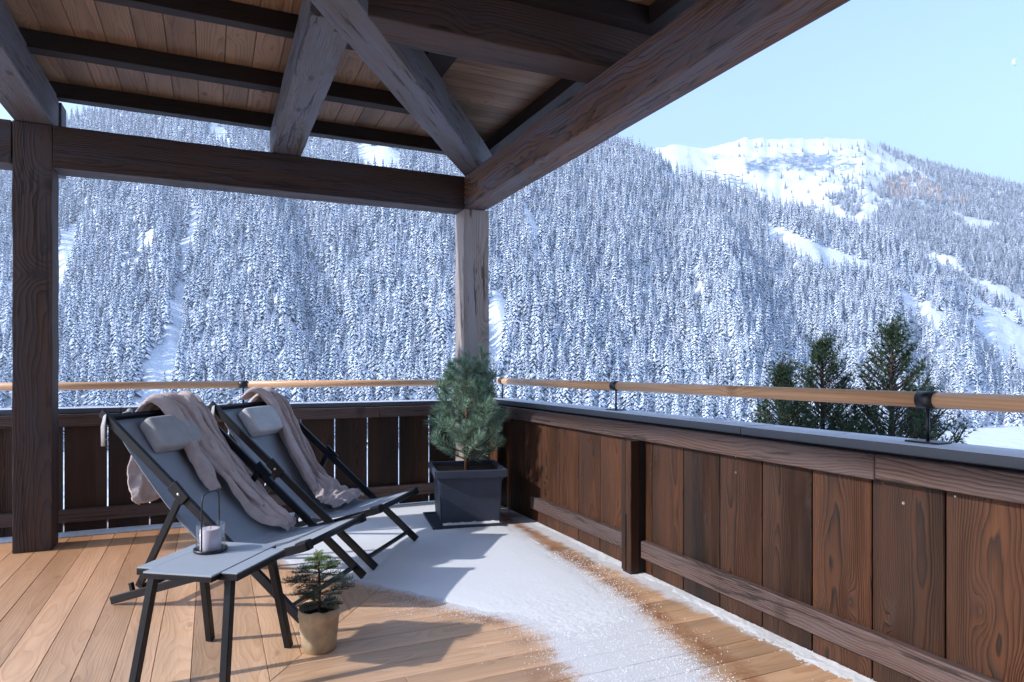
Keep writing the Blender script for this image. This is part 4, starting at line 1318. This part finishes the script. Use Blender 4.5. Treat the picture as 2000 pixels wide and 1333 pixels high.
for A, B in zip(rings, rings[1:]):
    for i in range(4): b.faces.new((A[i], A[(i+1) % 4], B[(i+1) % 4], B[i]))
b.faces.new(rings[0][::-1])
vert = [e for e in b.edges if abs(e.verts[0].co.z-e.verts[1].co.z) > .03 or (abs(e.verts[0].co.x-e.verts[1].co.x) < .03 and abs(e.verts[0].co.y-e.verts[1].co.y) < .03)]
bmesh.ops.bevel(b, geom=vert, offset=.008, segments=2, affect='EDGES')
mobj('planter', b, M['lead'], PL).scale = (1.2, 1.2, 1.0)
b = box_bm(.425, .425, .005, .01); bmesh.ops.subdivide_edges(b, edges=b.edges, cuts=5, use_grid_fill=True)
for v in b.verts:
    if v.co.z > 0: v.co.z += .012*mnoise.noise(v.co*22)
mobj('soil', b, M['soil'], PL, loc=(0, 0, .405)).scale = (1.18, 1.18, 1)
b = bmesh.new(); rr_ = []
for hx, z in ((.225, .002), (.232, .005), (.236, .028), (.230, .030), (.222, .012)):
    rr_.append([b.verts.new((sx*hx, sy*hx, z)) for sx, sy in ((-1, -1), (1, -1), (1, 1), (-1, 1))])
for A, B in zip(rr_, rr_[1:]):
    for i in range(4): b.faces.new((A[i], A[(i+1) % 4], B[(i+1) % 4], B[i]))
b.faces.new(rr_[0][::-1]); b.faces.new(rr_[-1])
sa = mobj('saucer', b, M['lead'], PL, loc=(-.045, -.02, 0), rot=(0, 0, R(3))); sa.scale = (1.16, 1.16, 1)
b = bmesh.new(); bmesh.ops.create_grid(b, x_segments=26, y_segments=8, size=.5)
for v in b.verts:
    v.co = Vector((v.co.x*.44, v.co.y*.06-.245, .028+.012*max(0, 1-abs(v.co.y)*2)*(1+mnoise.noise(v.co*9))))
mobj('saucer_snow', b, M['snow'], PL, True)
pine('x', .96, .345, 44, [M['pineneedle'], M['bark']], 4, .070, .0014, 1.0, None, None, Vector((.0, .0, .41)), parent=PL, base=.06, tuftn=12, droop=.16, conic=.5, upturn=.32)
# a second leader on the right
pine('x', .60, .16, 12, [M['pineneedle'], M['bark']], 9, .055, .0011, 1.0, None, None, Vector((.13, .03, .82)), parent=PL, base=.1, tuftn=11, droop=.6, conic=.6, upturn=.9)

# small fir in a paper-wrapped pot
SP = empty('potted_fir', (-1.945, -2.865, 0), 0, label='tiny fir tree in a crumpled brown paper pot beside the side table', cat='potted plant')
b = bmesh.new(); n_ = 44; prof = [(.066, .001), (.072, .006), (.076, .05), (.081, .10), (.085, .145), (.088, .150), (.0885, .178), (.085, .185), (.080, .180), (.078, .15), (.0, .145)]
rings = []
for pi_, (r_, z) in enumerate(prof):
    row = []
    for k_ in range(n_):
        a_ = 2*math.pi*k_/n_
        wob = 1+.030*mnoise.noise(Vector((math.cos(a_)*2.4, math.sin(a_)*2.4, z*9)))+(.035*mnoise.noise(Vector((math.cos(a_)*5, math.sin(a_)*5, 3+z*20))) if z > .13 else .01*mnoise.noise(Vector((a_*5, z*30, 0))))
        zz_ = z+(.010*mnoise.noise(Vector((math.cos(a_)*2, math.sin(a_)*2, 8))) if z > .14 else 0)
        row.append(b.verts.new((r_*wob*math.cos(a_), r_*wob*math.sin(a_), zz_)))
    rings.append(row)
for A, B in zip(rings, rings[1:]):
    for k_ in range(n_): b.faces.new((A[k_], A[(k_+1) % n_], B[(k_+1) % n_], B[k_]))
b.faces.new(rings[0][::-1])
mobj('pot', b, M['paper'], SP, True)
b = bmesh.new(); lathe(b, [(0, .160), (.04, .163), (.074, .155), (.077, .15)], 28)
for v in b.verts: v.co.z += .006*mnoise.noise(v.co*60)
mobj('soil', b, M['soil'], SP, True)
# fir: horizontal fans with flat needles
def small_fir():
    rd = random.Random(5); V = []; Fc = []; VT = []; FT = []; wb = bmesh.new()
    H = .245
    tube(wb, [(0, 0, .15), (.003, 0, .25), (0, .002, .33), (0, 0, .15+H)], [.006, .005, .004, .002], 7, 1, (0, 1, 0))
    def twig(p, d, l, V, Fc, up=Vector((0, 0, 1))):
        d = d.normalized(); n = int(l/.0042); side = d.cross(up).normalized()
        end = p+d*l
        tube(wb, [p, p+d*l*.5+Vector((0, 0, .002)), end], [.0022, .0016, .001], 5, 1)
        for i in range(n):
            c = p+d*(l*(i+.5)/n)
            for sg in (-1, 1, rd.choice((-1, 1))):
                nd = (side*sg+d*rd.uniform(.2, .6)+up*rd.uniform(-.05, .75)).normalized()
                ll = .019*rd.uniform(.75, 1.15); wv = nd.cross(up).normalized()*.0012
                k = len(V); V += [tuple(c-wv*.6), tuple(c+wv*.6), tuple(c+nd*ll*.7+wv), tuple(c+nd*ll), tuple(c+nd*ll*.7-wv)]
                Fc += [(k, k+1, k+2, k+4), (k+4, k+2, k+3)]
    for z, n, l in ((.185, 4, .09), (.225, 5, .125), (.275, 6, .14), (.315, 5, .10), (.345, 5, .085), (.372, 4, .05)):
        a0 = rd.uniform(0, 6)
        for i in range(n):
            a = a0+6.283*i/n+rd.uniform(-.3, .3); d = Vector((math.cos(a), math.sin(a), rd.uniform(-.05, .28)))
            p = Vector((0, 0, z)); L = l*rd.uniform(.8, 1.15)
            top = z > .34
            vv, ff = (VT, FT) if top else (V, Fc)
            twig(p, d, L, vv, ff)
            for q in (.35, .6):
                for sg in (-1, 1):
                    a2 = a+sg*rd.uniform(.6, .9)
                    twig(p+d.normalized()*L*q, Vector((math.cos(a2), math.sin(a2), rd.uniform(-.05, .2))), L*(.62-q*.35), vv, ff)
    twig(Vector((0, 0, .36)), Vector((0.02, 0, 1)), .045, VT, FT, Vector((1, 0, 0)))
    twig(Vector((0, 0, .36)), Vector((0.02, 0, 1)), .045, VT, FT, Vector((0, 1, 0)))
    for nm, a_, f_, mt in (('foliage', V, Fc, 'firneedle'), ('young_shoots', VT, FT, 'firtip')):
        me = bpy.data.meshes.new(nm); me.from_pydata(a_, [], f_); me.materials.append(M[mt]); link(bpy.data.objects.new(nm, me), SP)
    mobj('trunk', wb, M['bark'], SP, True)
small_fir()
for c_ in SP.children:
    if c_.name.split('.')[0] in ('foliage', 'young_shoots', 'trunk'): c_.scale = (1.12, 1.12, 1.06)

# garden pines beyond the right wall
def gp(u_, vtop, D_, Rm, seed, lab, H=None, lean=0):
    ztop = 1.23+(719-vtop)/F*D_
    z0 = -3.3; H_ = ztop-z0
    p = CAM+FW*D_+RT*((u_-1000)/F*D_); p.z = z0
    rd = random.Random(seed)
    V = []; Fc = []; wb = bmesh.new()
    tube(wb, [(0, 0, -.2), (.03, 0, H_*.5), (-.02+lean*.3, .02, H_*.8), (lean, 0, H_*.985)], [.07, .05, .022, .006], 7, 1, (0, 1, 0))
    nb = 270
    for i in range(nb):
        f = i/nb
        z = H_*(.30+.66*f)
        a = i*2.39996+rd.uniform(-.4, .4)
        l = Rm*1.15*(1-f)**1.02*rd.uniform(.55, 1.2)+.04
        d = Vector((math.cos(a), math.sin(a), .15+.75*f)).normalized()
        tr = Vector((lean*max(0, (f-.3))/.7, 0, z))
        n = max(4, int(l/.055)); cur = tr.copy(); pt = [cur.copy()]
        for q in range(n):
            cur = cur+d*(l/n); d = (d+Vector((rd.uniform(-.1, .1), rd.uniform(-.1, .1), .05))).normalized(); pt.append(cur.copy())
            if q >= n*.25:
                needle_tuft(V, Fc, cur, d, 9, .066, .0036, .95, rd)
                if rd.random() < .75:
                    sd = (d+Vector((rd.uniform(-1, 1), rd.uniform(-1, 1), rd.uniform(.0, .8)))).normalized(); c2 = cur
                    for k in range(rd.randint(1, 3)):
                        c2 = c2+sd*.055; needle_tuft(V, Fc, c2, sd, 9, .062, .0036, .8, rd)
        needle_tuft(V, Fc, cur, d, 14, .06, .0026, .6, rd)
        if len(pt) > 2: tube(wb, pt[::2]+[pt[-1]], .007, 4, 1)
    root = empty('garden_pine', p, rd.uniform(0, 6), label=lab, cat='pine tree', group='dark garden pines beyond the right wall')
    me = bpy.data.meshes.new('crown'); me.from_pydata(V, [], Fc); me.materials.append(M['gardenneedle']); link(bpy.data.objects.new('crown', me), root)
    mobj('trunk', wb, M['darkbark'], root, True)
gp(1742, 608, 7.3, 1.45, 41, 'tallest dark pine beyond the right wall, left of the rail stanchion')
gp(1606, 640, 7.6, 1.4, 42, 'middle dark pine beyond the right wall')
gp(1528, 690, 7.4, 1.15, 43, 'leftmost and lowest dark pine beyond the right wall')
gp(1800, 742, 7.9, .85, 44, 'low dark pine behind the rail stanchion, rightmost of the garden pines')
